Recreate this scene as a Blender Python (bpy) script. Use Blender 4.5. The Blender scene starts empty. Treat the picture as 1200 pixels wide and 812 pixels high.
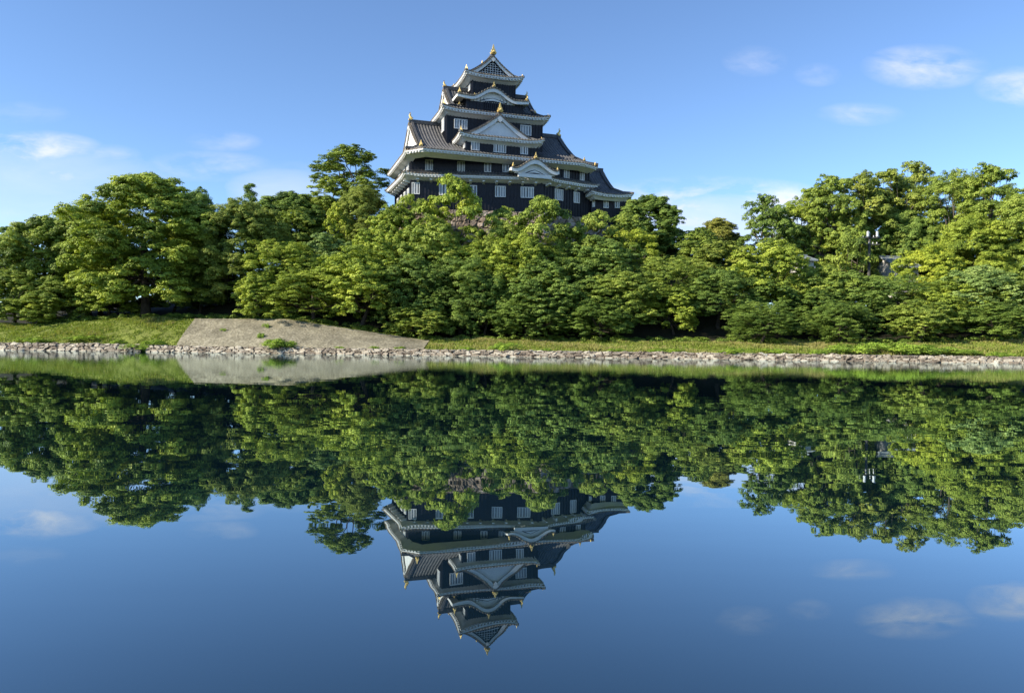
import bpy, math, random
import numpy as np
from mathutils import Vector, Matrix
random.seed(7); RNG = np.random.default_rng(7)
PI = math.pi
SC = bpy.context.scene; COL = SC.collection

# ------------------------------------------------------------------ camera, sky, sun, exposure
F = 867.0                                   # focal length in pixels of a 1200 px wide frame
ROLL, PITCH, EYE = 0.0105, -7.9/867, 1.8
fw = np.array([0, math.cos(PITCH), math.sin(PITCH)])
up0 = np.cross([1, 0, 0], fw)
up = math.cos(ROLL)*up0 - math.sin(ROLL)*np.array([1.0, 0, 0]); rt = np.cross(fw, up)
cam = bpy.data.cameras.new('camera'); camo = bpy.data.objects.new('camera', cam); COL.objects.link(camo)
cam.sensor_width = 36; cam.lens = F/1200*36; cam.clip_end = 6000
camo.matrix_world = Matrix(((rt[0], up[0], -fw[0], 0), (rt[1], up[1], -fw[1], 0), (rt[2], up[2], -fw[2], EYE), (0, 0, 0, 1)))
SC.camera = camo
SUN_DIR = Vector((-0.93, -0.37, 0)).normalized(); SUN_EL = math.radians(28)
SUN_DIR = Vector((SUN_DIR.x*math.cos(SUN_EL), SUN_DIR.y*math.cos(SUN_EL), math.sin(SUN_EL)))
SUN_STRENGTH, SKY_STRENGTH = 5.0, 0.14
sun = bpy.data.lights.new('sun', 'SUN'); sun.energy = SUN_STRENGTH; sun.angle = math.radians(0.5); sun.color = (1, 0.90, 0.74)
suno = bpy.data.objects.new('sun', sun); COL.objects.link(suno)
suno.rotation_euler = (-SUN_DIR).to_track_quat('-Z', 'Y').to_euler()
SC.view_settings.view_transform = 'Standard'; SC.view_settings.look = 'None'
SC.view_settings.exposure = 0.75; SC.view_settings.gamma = 1.0
SC.cycles.use_denoising = True; SC.cycles.denoising_prefilter = 'NONE'; SC.cycles.max_bounces = 6; SC.cycles.diffuse_bounces = 3; SC.cycles.glossy_bounces = 3; SC.cycles.transmission_bounces = 3
SC.cycles.caustics_reflective = False; SC.cycles.caustics_refractive = False

def dirpx(px, py): return fw + (px-600)/F*rt - (py-406)/F*up
def at(px, py, Y):                          # layout aid: the world point seen there at distance Y
    d = dirpx(px, py); d = d*(Y/d[1]); return np.array([d[0], Y, EYE+d[2]])

class NT:
    def __init__(s, nt): s.nt = nt; nt.nodes.clear()
    def n(s, t, **kw):
        o = s.nt.nodes.new(t)
        for k, v in kw.items():
            if k.startswith('i_'):
                key = k[2:]; key = int(key) if key.isdigit() else key.replace('_', ' ')
                o.inputs[key].default_value = v
            else: setattr(o, k, v)
        return o
    def l(s, a, b): s.nt.links.new(a, b)
    def math(s, op, a, b=None, clamp=False):
        o = s.n('ShaderNodeMath', operation=op, use_clamp=clamp)
        for i, x in enumerate((a, b)):
            if x is None: continue
            if isinstance(x, (int, float)): o.inputs[i].default_value = x
            else: s.l(x, o.inputs[i])
        return o.outputs[0]
    def mix(s, fac, a, b, mode='MIX'):
        o = s.n('ShaderNodeMix', data_type='RGBA', blend_type=mode)
        for i, x in ((0, fac), (6, a), (7, b)):
            if isinstance(x, (int, float)): o.inputs[i].default_value = x
            elif isinstance(x, tuple): o.inputs[i].default_value = (*x, 1) if len(x) == 3 else x
            else: s.l(x, o.inputs[i])
        return o.outputs[2]
    def ramp(s, fac, stops, interp='LINEAR'):
        o = s.n('ShaderNodeValToRGB'); cr = o.color_ramp; cr.interpolation = interp
        while len(cr.elements) > 1: cr.elements.remove(cr.elements[-1])
        for i, (p, c) in enumerate(stops):
            e = cr.elements[0] if i == 0 else cr.elements.new(p)
            e.position = p; e.color = (*c, 1) if len(c) == 3 else c
        s.l(fac, o.inputs[0]); return o.outputs[0]

world = bpy.data.worlds.new('World'); SC.world = world; world.use_nodes = True
def build_sky():
    w = NT(world.node_tree)
    sky = w.n('ShaderNodeTexSky', sky_type='NISHITA', sun_disc=False)
    sky.sun_elevation = SUN_EL; sky.sun_rotation = math.atan2(SUN_DIR.x, SUN_DIR.y)
    sky.altitude = 1800; sky.air_density = 1.0; sky.dust_density = 0.1; sky.ozone_density = 3.0
    tc = w.n('ShaderNodeTexCoord'); sp = w.n('ShaderNodeSeparateXYZ'); w.l(tc.outputs['Generated'], sp.inputs[0])
    y = w.math('MAXIMUM', sp.outputs[1], 0.05)
    a = w.math('DIVIDE', sp.outputs[0], y); e = w.math('DIVIDE', sp.outputs[2], y)
    def noise(sx, sy, scale, detail, off):
        cb = w.n('ShaderNodeCombineXYZ'); w.l(w.math('MULTIPLY', a, sx), cb.inputs[0]); w.l(w.math('MULTIPLY', e, sy), cb.inputs[1])
        cb.inputs[2].default_value = off
        nz = w.n('ShaderNodeTexNoise', i_Scale=scale, i_Detail=detail, i_Roughness=0.58, i_Distortion=0.5); w.l(cb.outputs[0], nz.inputs[0])
        return nz.outputs[0]
    n1 = noise(1.0, 3.0, 9.0, 10.0, 0.3)
    n2 = noise(1.0, 2.2, 5.0, 6.0, 4.1)
    clouds = [  # px, py, half width, half height, strength
        (1085, 79, 58, 19, .72), (1195, 102, 42, 17, .65), (1008, 134, 40, 10, .36), (885, 72, 30, 13, .30), (958, 88, 22, 10, .28),
        (32, 175, 70, 16, .9), (128, 182, 30, 9, .4), (64, 206, 45, 8, .75), (0, 195, 60, 22, .5), (262, 166, 35, 9, .3), (245, 195, 60, 13, .42), (340, 215, 50, 18, .3),
        (835, 256, 150, 34, 1.5), (880, 231, 40, 10, 1.1), (30, 245, 160, 30, .5), (30, 133, 40, 10, .2)]
    tot = None
    for px, py, sx, sy, k in clouds:
        d = dirpx(px, py); a0, e0 = d[0]/d[1], d[2]/d[1]; sx *= 1.35; sy *= 1.5
        q = w.math('ADD', w.math('POWER', w.math('ABSOLUTE', w.math('MULTIPLY', w.math('SUBTRACT', a, float(a0)), F/sx)), 2.0),
                   w.math('POWER', w.math('ABSOLUTE', w.math('MULTIPLY', w.math('SUBTRACT', e, float(e0)), F/sy)), 2.0))
        m = w.math('MULTIPLY', w.math('SUBTRACT', 1.0, q, True), k)
        tot = m if tot is None else w.math('MAXIMUM', tot, m)
    n3 = noise(1.0, 2.4, 26.0, 8.0, 2.7)
    dens = w.math('SUBTRACT', w.math('ADD', w.math('ADD', w.math('MULTIPLY', n1, 1.5), w.math('MULTIPLY', n2, 0.5)), w.math('MULTIPLY', n3, 0.7)), 1.16, True)
    fac = w.math('MULTIPLY', w.math('MULTIPLY', tot, dens), 1.9, True)
    for px, py, sx, sy, k in [(860, 266, 150, 42, .62), (15, 225, 190, 60, .34), (330, 222, 70, 26, .3)]:
        d = dirpx(px, py); a0, e0 = d[0]/d[1], d[2]/d[1]
        q = w.math('ADD', w.math('POWER', w.math('ABSOLUTE', w.math('MULTIPLY', w.math('SUBTRACT', a, float(a0)), F/sx)), 2.0),
                   w.math('POWER', w.math('ABSOLUTE', w.math('MULTIPLY', w.math('SUBTRACT', e, float(e0)), F/sy)), 2.0))
        m = w.math('MULTIPLY', w.math('POWER', w.math('SUBTRACT', w.math('ADD', 1.0, w.math('MULTIPLY', w.math('SUBTRACT', n1, .5), 1.3)), q, True), .6), k)
        fac = w.math('MAXIMUM', fac, m)
    fac = w.math('MINIMUM', fac, 0.75)
    shade = w.ramp(n2, [(0.35, (3.4, 3.8, 4.8)), (0.65, (4.9, 4.8, 5.1))])
    lp = w.math('SUBTRACT', 1.0, w.math('MULTIPLY', w.math('ABSOLUTE', e), 4.0), True)
    skyc = w.mix(1.0, sky.outputs[0], (.88, .945, 1.02), 'MULTIPLY')
    colr = w.mix(fac, skyc, shade)
    bg = w.n('ShaderNodeBackground', i_Strength=SKY_STRENGTH); w.l(colr, bg.inputs[0])
    out = w.n('ShaderNodeOutputWorld'); w.l(bg.outputs[0], out.inputs[0])
build_sky()

# ------------------------------------------------------------------ materials
MATS = {}
def mat(name, color, rough=0.8, var=0.0, scale=4.0, bump=0.0, bscale=20.0, metallic=0.0, color2=None, spec=0.3):
    m = bpy.data.materials.new(name); m.use_nodes = True; t = NT(m.node_tree)
    b = t.n('ShaderNodeBsdfPrincipled'); b.inputs['Roughness'].default_value = rough; b.inputs['Metallic'].default_value = metallic
    b.inputs['Specular IOR Level'].default_value = spec
    tc = t.n('ShaderNodeTexCoord')
    nz = t.n('ShaderNodeTexNoise', i_Scale=scale, i_Detail=5.0); t.l(tc.outputs['Object'], nz.inputs[0])
    c2 = color2 or tuple(c*(1-var) for c in color)
    cl = t.ramp(nz.outputs[0], [(0.32, c2), (0.68, color)]); t.l(cl, b.inputs['Base Color'])
    if bump:
        n2 = t.n('ShaderNodeTexNoise', i_Scale=bscale, i_Detail=4.0); t.l(tc.outputs['Object'], n2.inputs[0])
        bp = t.n('ShaderNodeBump', i_Strength=1.0, i_Distance=bump); t.l(n2.outputs[0], bp.inputs['Height']); t.l(bp.outputs[0], b.inputs['Normal'])
    o = t.n('ShaderNodeOutputMaterial'); t.l(b.outputs[0], o.inputs[0]); MATS[name] = m; return m
mat('white_plaster', (.80, .80, .77), .85, .12, 1.3, .01, 6)
mat('window_board', (.42, .44, .47), .8, .25, 3)
mat('black_timber', (.013, .015, .024), .55, .45, 2.2, .004, 30, spec=.35)
mat('dark_recess', (.012, .012, .015), .8, .3, 3)
mat('roof_tile', (.125, .122, .118), .6, .45, 1.6, .01, 9, spec=.4)
mat('tile_end', (.30, .25, .19), .7, .6, 2.5)
mat('ridge_tile', (.10, .10, .10), .6, .4, 3, .01, 9)
mat('gold_leaf', (.90, .66, .24), .55, .2, 4, .01, 12, metallic=.45)
mat('bark', (.075, .058, .042), .9, .5, 3, .04, 10)
mat('bark_pale', (.16, .135, .105), .9, .5, 3, .03, 10)
mat('concrete_path', (.47, .43, .37), .9, .35, 1.2, .01, 20)
mat('soil', (.026, .022, .012), .95, .5, .8, .05, 5, color2=(.014, .018, .007))
mat('grass_ground', (.22, .26, .045), .95, .5, .45, .08, 4, color2=(.14, .16, .035))
mat('river_bed', (.05, .05, .04), .9, .3)
mat('pole_concrete', (.10, .095, .09), .85, .3)
mat('metal_grey', (.55, .56, .57), .45, .2, 3, metallic=.3)
mat('grey_roofing', (.24, .28, .30), .6, .3, 2)
mat('pale_wall', (.62, .60, .56), .85, .2)

def attr_mat(name, stops, rough=.9, bump=0.0, bscale=8.0, objcol=False, trans=0.0, spec=.2, nscale=3.0, namt=.35):
    m = bpy.data.materials.new(name); m.use_nodes = True; t = NT(m.node_tree)
    at_ = t.n('ShaderNodeAttribute', attribute_name='tint')
    c = t.ramp(at_.outputs['Fac'], stops)
    if objcol:
        oi = t.n('ShaderNodeObjectInfo'); c = t.mix(1.0, c, oi.outputs['Color'], 'MULTIPLY')
    else:
        tc = t.n('ShaderNodeTexCoord'); nz = t.n('ShaderNodeTexNoise', i_Scale=nscale, i_Detail=6.0); t.l(tc.outputs['Object'], nz.inputs[0])
        c = t.mix(namt, c, t.ramp(nz.outputs[0], [(.35, (.35, .35, .35)), (.65, (1.25, 1.25, 1.25))]), 'MULTIPLY')
    b = t.n('ShaderNodeBsdfPrincipled'); b.inputs['Roughness'].default_value = rough; b.inputs['Specular IOR Level'].default_value = spec
    t.l(c, b.inputs['Base Color'])
    if bump:
        tc = t.n('ShaderNodeTexCoord'); n2 = t.n('ShaderNodeTexNoise', i_Scale=bscale, i_Detail=6.0); t.l(tc.outputs['Object'], n2.inputs[0])
        bp = t.n('ShaderNodeBump', i_Strength=1.0, i_Distance=bump); t.l(n2.outputs[0], bp.inputs['Height']); t.l(bp.outputs[0], b.inputs['Normal'])
    o = t.n('ShaderNodeOutputMaterial'); sh = b.outputs[0]
    if trans:
        tr = t.n('ShaderNodeBsdfTranslucent'); t.l(t.mix(1.0, c, (1.15, 1.2, .55), 'MULTIPLY'), tr.inputs[0])
        mx = t.n('ShaderNodeMixShader', i_0=trans); t.l(sh, mx.inputs[1]); t.l(tr.outputs[0], mx.inputs[2]); sh = mx.outputs[0]
    t.l(sh, o.inputs[0]); MATS[name] = m; return m
attr_mat('leaves', [(0, (.095, .155, .030)), (.5, (.275, .37, .062)), (1, (.45, .53, .10))], .55, objcol=True, trans=.16, spec=.2)
attr_mat('grass_blades', [(0, (.10, .15, .02)), (.5, (.245, .315, .045)), (1, (.40, .35, .14))], .7, objcol=True, trans=.3)
attr_mat('rampart_stone', [(0, (.06, .052, .045)), (.25, (.23, .18, .14)), (.6, (.36, .285, .22)), (1, (.48, .41, .34))], .9, .03, 3, nscale=1.2)
attr_mat('bank_stone', [(0, (.040, .032, .024)), (.22, (.17, .135, .10)), (.6, (.37, .32, .24)), (1, (.54, .49, .38))], .9, .02, 5, nscale=2)
attr_mat('cobble_concrete', [(0, (.18, .16, .11)), (.4, (.265, .24, .165)), (1, (.335, .305, .22))], .95, .02, 8, nscale=.5, namt=.45)

def water_mat():
    m = bpy.data.materials.new('river_water'); m.use_nodes = True; t = NT(m.node_tree)
    g = t.n('ShaderNodeNewGeometry'); sp = t.n('ShaderNodeSeparateXYZ'); t.l(g.outputs['Position'], sp.inputs[0])
    def nz(sx, sy, sc, det):
        mp = t.n('ShaderNodeMapping'); mp.inputs['Scale'].default_value = (sx, sy, 1); t.l(g.outputs['Position'], mp.inputs[0])
        o = t.n('ShaderNodeTexNoise', i_Scale=sc, i_Detail=det); t.l(mp.outputs[0], o.inputs[0]); return o.outputs[0]
    calm = nz(.35, 1, .9, 2.0); fine = nz(.5, 1, 3.2, 2.0)
    patch = nz(.12, 1, .05, 2.0)
    far = t.n('ShaderNodeMapRange', interpolation_type='SMOOTHSTEP'); t.l(t.math('ADD', sp.outputs[1], t.math('MULTIPLY', t.math('SUBTRACT', patch, .5), 26.0)), far.inputs[0])
    far.inputs[1].default_value = 33; far.inputs[2].default_value = 46; far.inputs[3].default_value = 0.0; far.inputs[4].default_value = 1.0
    h = t.math('ADD', t.math('MULTIPLY', calm, 0.0022), t.math('MULTIPLY', fine, t.math('MULTIPLY', far.outputs[0], 0.0028)))
    bp = t.n('ShaderNodeBump', i_Strength=1.0, i_Distance=1.0); t.l(h, bp.inputs['Height'])
    gl = t.n('ShaderNodeBsdfGlossy', i_Roughness=0.0); gl.inputs['Color'].default_value = (.84, .96, 1.0, 1); t.l(bp.outputs[0], gl.inputs['Normal'])
    df = t.n('ShaderNodeBsdfDiffuse'); df.inputs['Color'].default_value = (.003, .012, .020, 1)
    lw = t.n('ShaderNodeLayerWeight', i_Blend=.5)          # reflectance rises towards grazing view
    fac = t.math('POWER', lw.outputs['Facing'], 2.4)
    b = t.n('ShaderNodeMixShader'); t.l(fac, b.inputs[0]); t.l(df.outputs[0], b.inputs[1]); t.l(gl.outputs[0], b.inputs[2])
    o = t.n('ShaderNodeOutputMaterial'); t.l(b.outputs[0], o.inputs[0]); MATS['river_water'] = m
water_mat()

# ------------------------------------------------------------------ helpers
class MB:
    """collects quads and boxes for ONE mesh object"""
    def __init__(s): s.v = []; s.f = []; s.m = []; s.t = []
    def poly(s, pts, m=0, tint=0.5):
        i = len(s.v); s.v += [tuple(map(float, p)) for p in pts]; s.f.append(tuple(range(i, i+len(pts)))); s.m.append(m); s.t.append(tint)
    def grid(s, rows, m=0, closed=False):
        i = len(s.v); nr, nc = len(rows), len(rows[0])
        for r in rows: s.v += [tuple(map(float, p)) for p in r]
        for a in range(nr-1):
            for b in range(nc if closed else nc-1):
                b2 = (b+1) % nc
                s.f.append((i+a*nc+b, i+a*nc+b2, i+(a+1)*nc+b2, i+(a+1)*nc+b)); s.m.append(m); s.t.append(.5)
    def hexa(s, p, m=0):                    # 8 corners: bottom 0-3, top 4-7
        i = len(s.v); s.v += [tuple(map(float, q)) for q in p]
        for f in ((0, 3, 2, 1), (4, 5, 6, 7), (0, 1, 5, 4), (1, 2, 6, 5), (2, 3, 7, 6), (3, 0, 4, 7)):
            s.f.append(tuple(i+k for k in f)); s.m.append(m); s.t.append(.5)
    def box(s, a, b, m=0):
        (x0, y0, z0), (x1, y1, z1) = a, b
        s.hexa([(x0, y0, z0), (x1, y0, z0), (x1, y1, z0), (x0, y1, z0), (x0, y0, z1), (x1, y0, z1), (x1, y1, z1), (x0, y1, z1)], m)
    def bar(s, p, q, w, h, m=0):            # bar from p to q, w wide sideways, h tall
        p = np.array(p, float); q = np.array(q, float); d = q-p; d /= np.linalg.norm(d)
        n = np.cross(d, [0, 0, 1.0]); ln = np.linalg.norm(n); n = np.array([1., 0, 0]) if ln < 1e-4 else n/ln
        u = np.cross(n, d)
        c = [p-n*w/2-u*h/2, q-n*w/2-u*h/2, q+n*w/2-u*h/2, p+n*w/2-u*h/2]
        s.hexa(c+[x+u*h for x in c], m)
    def tube(s, pts, rad, k=6, m=0, cap=True):
        pts = [np.array(p, float) for p in pts]; rows = []
        ref = np.array([.31, .17, .93])
        for i, p in enumerate(pts):
            d = pts[min(i+1, len(pts)-1)]-pts[max(i-1, 0)]; d /= max(1e-9, np.linalg.norm(d))
            a = np.cross(d, ref); a /= max(1e-6, np.linalg.norm(a)); b = np.cross(d, a)
            rows.append([p+rad[i]*(math.cos(2*PI*j/k)*a+math.sin(2*PI*j/k)*b) for j in range(k)])
        s.grid(rows, m, closed=True)
        if cap: s.poly(rows[-1], m); s.poly(rows[0][::-1], m)
    def build(s, name, mats, parent=None, off=(0, 0, 0), smooth=False, tint=False):
        me = bpy.data.meshes.new(name)
        o_ = np.array(off); me.from_pydata([tuple(np.array(p)-o_) for p in s.v], [], s.f)
        for m in (mats if isinstance(mats, (list, tuple)) else [mats]): me.materials.append(MATS[m])
        me.polygons.foreach_set('material_index', s.m)
        if smooth: me.polygons.foreach_set('use_smooth', [True]*len(s.f))
        if tint:
            at_ = me.attributes.new('tint', 'FLOAT', 'FACE'); at_.data.foreach_set('value', s.t)
        me.update()
        o = bpy.data.objects.new(name, me); COL.objects.link(o)
        if parent: o.parent = parent
        return o
def empty(name, loc, rz=0.0):
    o = bpy.data.objects.new(name, None); COL.objects.link(o); o.location = tuple(map(float, loc)); o.rotation_euler = (0, 0, rz)
    o.empty_display_size = .5; return o
def tag(o, label=None, cat=None, group=None, kind=None):
    for k, v in (('label', label), ('category', cat), ('group', group), ('kind', kind)):
        if v: o[k] = v
    return o
def np_mesh(name, verts, nquads, mats, tint=None, midx=None):
    """quads: verts laid out 4 per face"""
    me = bpy.data.meshes.new(name); nv = len(verts)
    me.vertices.add(nv); me.vertices.foreach_set('co', verts.astype(np.float32).ravel())
    me.loops.add(nv); me.loops.foreach_set('vertex_index', np.arange(nv, dtype=np.int32))
    me.polygons.add(nquads); me.polygons.foreach_set('loop_start', np.arange(0, nv, 4, dtype=np.int32))
    for m in mats: me.materials.append(MATS[m])
    if tint is not None:
        at_ = me.attributes.new('tint', 'FLOAT', 'FACE'); at_.data.foreach_set('value', tint.astype(np.float32))
    me.update(calc_edges=True); return me
def sstep(a, b, x):
    t = np.clip((np.asarray(x, float)-a)/(b-a), 0, 1); return t*t*(3-2*t)

# ------------------------------------------------------------------ ground, water, banks
def shore(x): return 78.0 - .123*np.asarray(x, float) + .25*np.sin(np.asarray(x)*.13)
def bank_top(x):                           # height of the grass bank's shoulder
    x = np.asarray(x, float)
    return 1.55 + 2.35*np.clip((-10.5-x)/17.0, 0, 1) - .9*np.clip((-48-x)/14, 0, 1) + .7*sstep(35, 60, x)
def rock_top(x): return .54 + .20*(1-sstep(-50, -30, np.asarray(x, float)))
def ground(x, y):
    x = np.asarray(x, float); y = np.asarray(y, float); d = y-shore(x)
    zb, zr = bank_top(x), rock_top(x)
    z = np.where(d < -.5, -1.6, 0)
    z = np.where((d >= -.5) & (d < 1.1), -1.2+(zr+1.1)*(d+.5)/1.6, z)
    z = np.where((d >= 1.1) & (d < 2.5), zr-.06, z)
    z = np.where((d >= 2.5) & (d < 9), zr-.06+(zb-zr+.06)*np.clip((d-2.5)/6.5, 0, 1)**.85, z)
    mask = sstep(-46, -30, x)*(1-sstep(22, 40, x))
    hill = zb+(1.2*sstep(9, 25, d))+(8.2*sstep(11, 31, d)+5.6*sstep(31, 38, d))*mask + 3.0*sstep(12, 40, d)*(1-mask)
    return np.where(d >= 9, hill, z)
def gz(x, y): return float(ground(x, y))

def build_ground():
    xs = np.concatenate([[-3000, -1200, -500, -250, -150], np.arange(-110, 111, 1.0), [150, 250, 500, 1200, 3000]])
    ds = np.concatenate([[-5, -.5, .3, 1.1, 1.11, 2.5], np.arange(3.2, 9.1, .8), np.arange(10, 60, 1.5), [70, 90, 130, 250, 600, 1500, 3500]])
    X, Dd = np.meshgrid(xs, ds); xc = np.clip(X, -110, 110)
    Y = shore(xc)+Dd+np.where(np.abs(X) > 110, 0, 0)
    Z = ground(xc, shore(xc)+Dd)
    nse = RNG.normal(0, .05, X.shape); Z = Z+np.where(Dd > 3, nse, 0)
    rows = [[(X[i, j], Y[i, j], Z[i, j]) for j in range(len(xs))] for i in range(len(ds))]
    mb = MB(); mb.grid(rows)
    nc = len(xs)-1
    mi = []
    for i in range(len(ds)-1):
        d = (ds[i]+ds[i+1])/2
        mi += [0 if d < 10.2 else 1]*nc
    mb.m = mi
    tag(mb.build('ground', ['grass_ground', 'soil'], smooth=True), kind='structure')
    # near bank the viewer stands on (below the frame) and the river bed are one sheet far under the water
    mb = MB(); mb.grid([[(-3000, -1500, -1.7), (3000, -1500, -1.7)], [(-3000, 90, -1.7), (3000, 90, -1.7)]])
    tag(mb.build('river_bed', 'river_bed'), kind='structure')
    mb = MB(); mb.grid([[(x, y, 0) for x in (-3000, -200, 0, 200, 3000)] for y in (-1500, 0, 40, 96)])
    tag(mb.build('water', 'river_water'), kind='structure')
    # the footpath along the top of the stone revetment
    xs = np.arange(-75, 80, 1.0); mb = MB()
    rows = []
    for d, dz in ((.95, .0), (2.35, .0)):
        rows.append([(x, float(shore(x))+d, float(rock_top(x))+.10) for x in xs])
    front = [(x, float(shore(x))+.95, float(rock_top(x))-.12) for x in xs]; back = [(x, float(shore(x))+2.35, float(rock_top(x))-.12) for x in xs]
    mb.grid([front]+rows+[back])
    tag(mb.build('path', 'concrete_path'), kind='structure')
build_ground()

def stone_sheet(name, na, nb, A, Bh, point, cell, mats, depth, seed, gap=.16, sq=.5):
    """a wall of fitted stones: (a,b) in [0,A]x[0,Bh] metres; point(a,b,h) gives the place h in front of the wall"""
    r = np.random.default_rng(seed); cw, ch = cell
    a = np.linspace(0, A, na); b = np.linspace(0, Bh, nb); GA, GB = np.meshgrid(a, b)
    gi = np.floor(GA/cw).astype(int); gj = np.floor(GB/ch).astype(int)
    ni, nj = int(A/cw)+5, int(Bh/ch)+5
    ox = r.uniform(.02, .98, (ni, nj)); oy = r.uniform(.05, .95, (ni, nj)); cid = r.uniform(0, 1, (ni, nj)); hh = r.uniform(.45, 1, (ni, nj))
    tx = r.normal(0, .25, (ni, nj)); ty = r.normal(0, .35, (ni, nj))
    d1 = np.full(GA.shape, 9.); d2 = np.full(GA.shape, 9.); col = np.zeros(GA.shape); hgt = np.zeros(GA.shape)
    for di in (-1, 0, 1):
        for dj in (-1, 0, 1):
            I = np.clip(gi+di+2, 0, ni-1); J = np.clip(gj+dj+2, 0, nj-1)
            dx = (GA/cw-(gi+di+ox[I, J]+.5*((gj+dj) % 2))); dy = (GB/ch-(gj+dj+oy[I, J]))
            dd = np.maximum(np.abs(dx), np.abs(dy))*sq+np.hypot(dx, dy)*(1-sq)
            m = dd < d1
            d2 = np.where(m, d1, np.minimum(d2, dd)); 
            col = np.where(m, cid[I, J], col); hgt = np.where(m, hh[I, J]+tx[I, J]*dx+ty[I, J]*dy, hgt); d1 = np.where(m, dd, d1)
    e = np.clip((d2-d1)/gap, 0, 1); e = np.sqrt(e)
    H = depth*e*np.clip(hgt, .2, 1.4)+r.normal(0, depth*.05, GA.shape)
    P = point(GA, GB, H)
    V = np.stack(P, -1)
    idx = np.arange(na*nb).reshape(nb, na)
    q = np.stack([idx[:-1, :-1], idx[:-1, 1:], idx[1:, 1:], idx[1:, :-1]], -1).reshape(-1, 4)
    tint = np.where(e < .45, 0.0, .25+.75*col)
    tq = tint.ravel()[q].min(1)*.5+tint.ravel()[q].mean(1)*.5
    me = bpy.data.meshes.new(name); me.from_pydata(V.reshape(-1, 3).tolist(), [], q.tolist())
    at_ = me.attributes.new('tint', 'FLOAT', 'FACE'); at_.data.foreach_set('value', tq.astype(np.float32))
    for m in mats: me.materials.append(MATS[m])
    o = bpy.data.objects.new(name, me); COL.objects.link(o); return o

def revetment(name, x0, x1, seed, label, lean=.85):
    L = x1-x0
    def point(a, b, h):
        x = x0+a; s = shore(x); t = b/1.25
        zt = rock_top(x)+.05+.07*np.sin(x*3.1+2*np.sin(x*.7))*np.sin(x*1.3)
        y = s-.05+t*lean - h*.75; z = -.15+t*(zt+.15)+h*.45
        return x, y, z
    o = stone_sheet(name, int(L/.085), 17, L, 1.25, point, (.80, .40), ['bank_stone'], .30, seed, gap=.17, sq=.12)
    tag(o, label, 'stone wall')
X_GAP0, X_GAP1 = float(at(158, 412, 82)[0]), float(at(164, 412, 82)[0])
revetment('stone_revetment', -74, X_GAP0, 3, 'shingled stone revetment at the waterline left of the grassy gap', 1.0)
revetment('stone_revetment', X_GAP1, 74, 4, 'long stone revetment at the waterline below the castle, right of the grassy gap')

def concrete_bank():
    xa, xb = float(at(200, 400, 84)[0]), float(at(497, 402, 82)[0])
    L = xb-xa; Bh = 7.2
    def point(a, b, h):
        x = xa+a; t = b/Bh
        x = x-(t*.6)*(1-sstep(0, 6, a))
        s = shore(x); d = 2.45+t*6.3; zr = rock_top(x)
        zb = bank_top(x)
        z = zr+(zb-zr)*np.clip(t, 0, 1)**.85+.10
        return x, s+d-h*.4, z+h*.8
    o = stone_sheet('revetment_slope', int(L/.1), 74, L, Bh, point, (.34, .30), ['cobble_concrete'], .045, 9, gap=.3)
    tag(o, 'sloping cobbled concrete bank facing above the footpath, tapering towards the right', 'slope wall')
concrete_bank()

# ------------------------------------------------------------------ leaves
def leaf_cloud(centres, radii, flat, tufts, leaves, size, seed, spread=.34, uplift=.55, dome=-.25):
    size *= np.random.default_rng(seed+5).uniform(.72, 1.06); tufts = int(tufts*.74); leaves = int(leaves*2.9); size = size*.80
    r = np.random.default_rng(seed)
    n = len(centres); c = np.repeat(centres, tufts, 0); R = np.repeat(radii, tufts)
    d = r.normal(0, 1, (n*tufts, 3)); d /= np.linalg.norm(d, axis=1)[:, None]
    low = d[:, 2] < dome; d[low, 2] *= -1
    rad = R*r.uniform(.62, 1.0, n*tufts)
    tp = c+d*rad[:, None]*np.array([1, 1, flat])
    nrm = d*np.array([1, 1, 1/flat*.6])+np.array([0, 0, uplift]); nrm /= np.linalg.norm(nrm, axis=1)[:, None]
    ct = np.repeat(r.normal(0, .16, n), tufts)+r.normal(0, .12, n*tufts)
    m = n*tufts*leaves
    q = r.normal(0, 1, (m, 3)); q /= np.linalg.norm(q, axis=1)[:, None]; q[:, 2] = np.where(q[:, 2] < -.35, -q[:, 2], q[:, 2])
    tr_ = np.repeat(spread*1.75*r.uniform(.55, 1.45, n*tufts), leaves)*r.uniform(.45, 1.0, m)**.6
    P = np.repeat(tp, leaves, 0)+q*tr_[:, None]*np.array([1, 1, .62])
    N = q*.75+np.repeat(nrm, leaves, 0)*.55+np.array([0, 0, .25])+r.normal(0, .40, (m, 3)); N /= np.linalg.norm(N, axis=1)[:, None]
    tint = np.clip(.48+np.repeat(ct, leaves)+r.normal(0, .13, m), 0, 1)
    a = np.cross(N, r.normal(0, 1, (m, 3))); a /= np.linalg.norm(a, axis=1)[:, None]; b = np.cross(N, a)
    s = size*r.uniform(.65, 1.35, m)[:, None]
    v = np.empty((m, 4, 3)); v[:, 0] = P-a*s; v[:, 1] = P+b*s*.52-N*s*.12; v[:, 2] = P+a*s; v[:, 3] = P-b*s*.52-N*s*.12
    return v.reshape(-1, 3), tint

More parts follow.
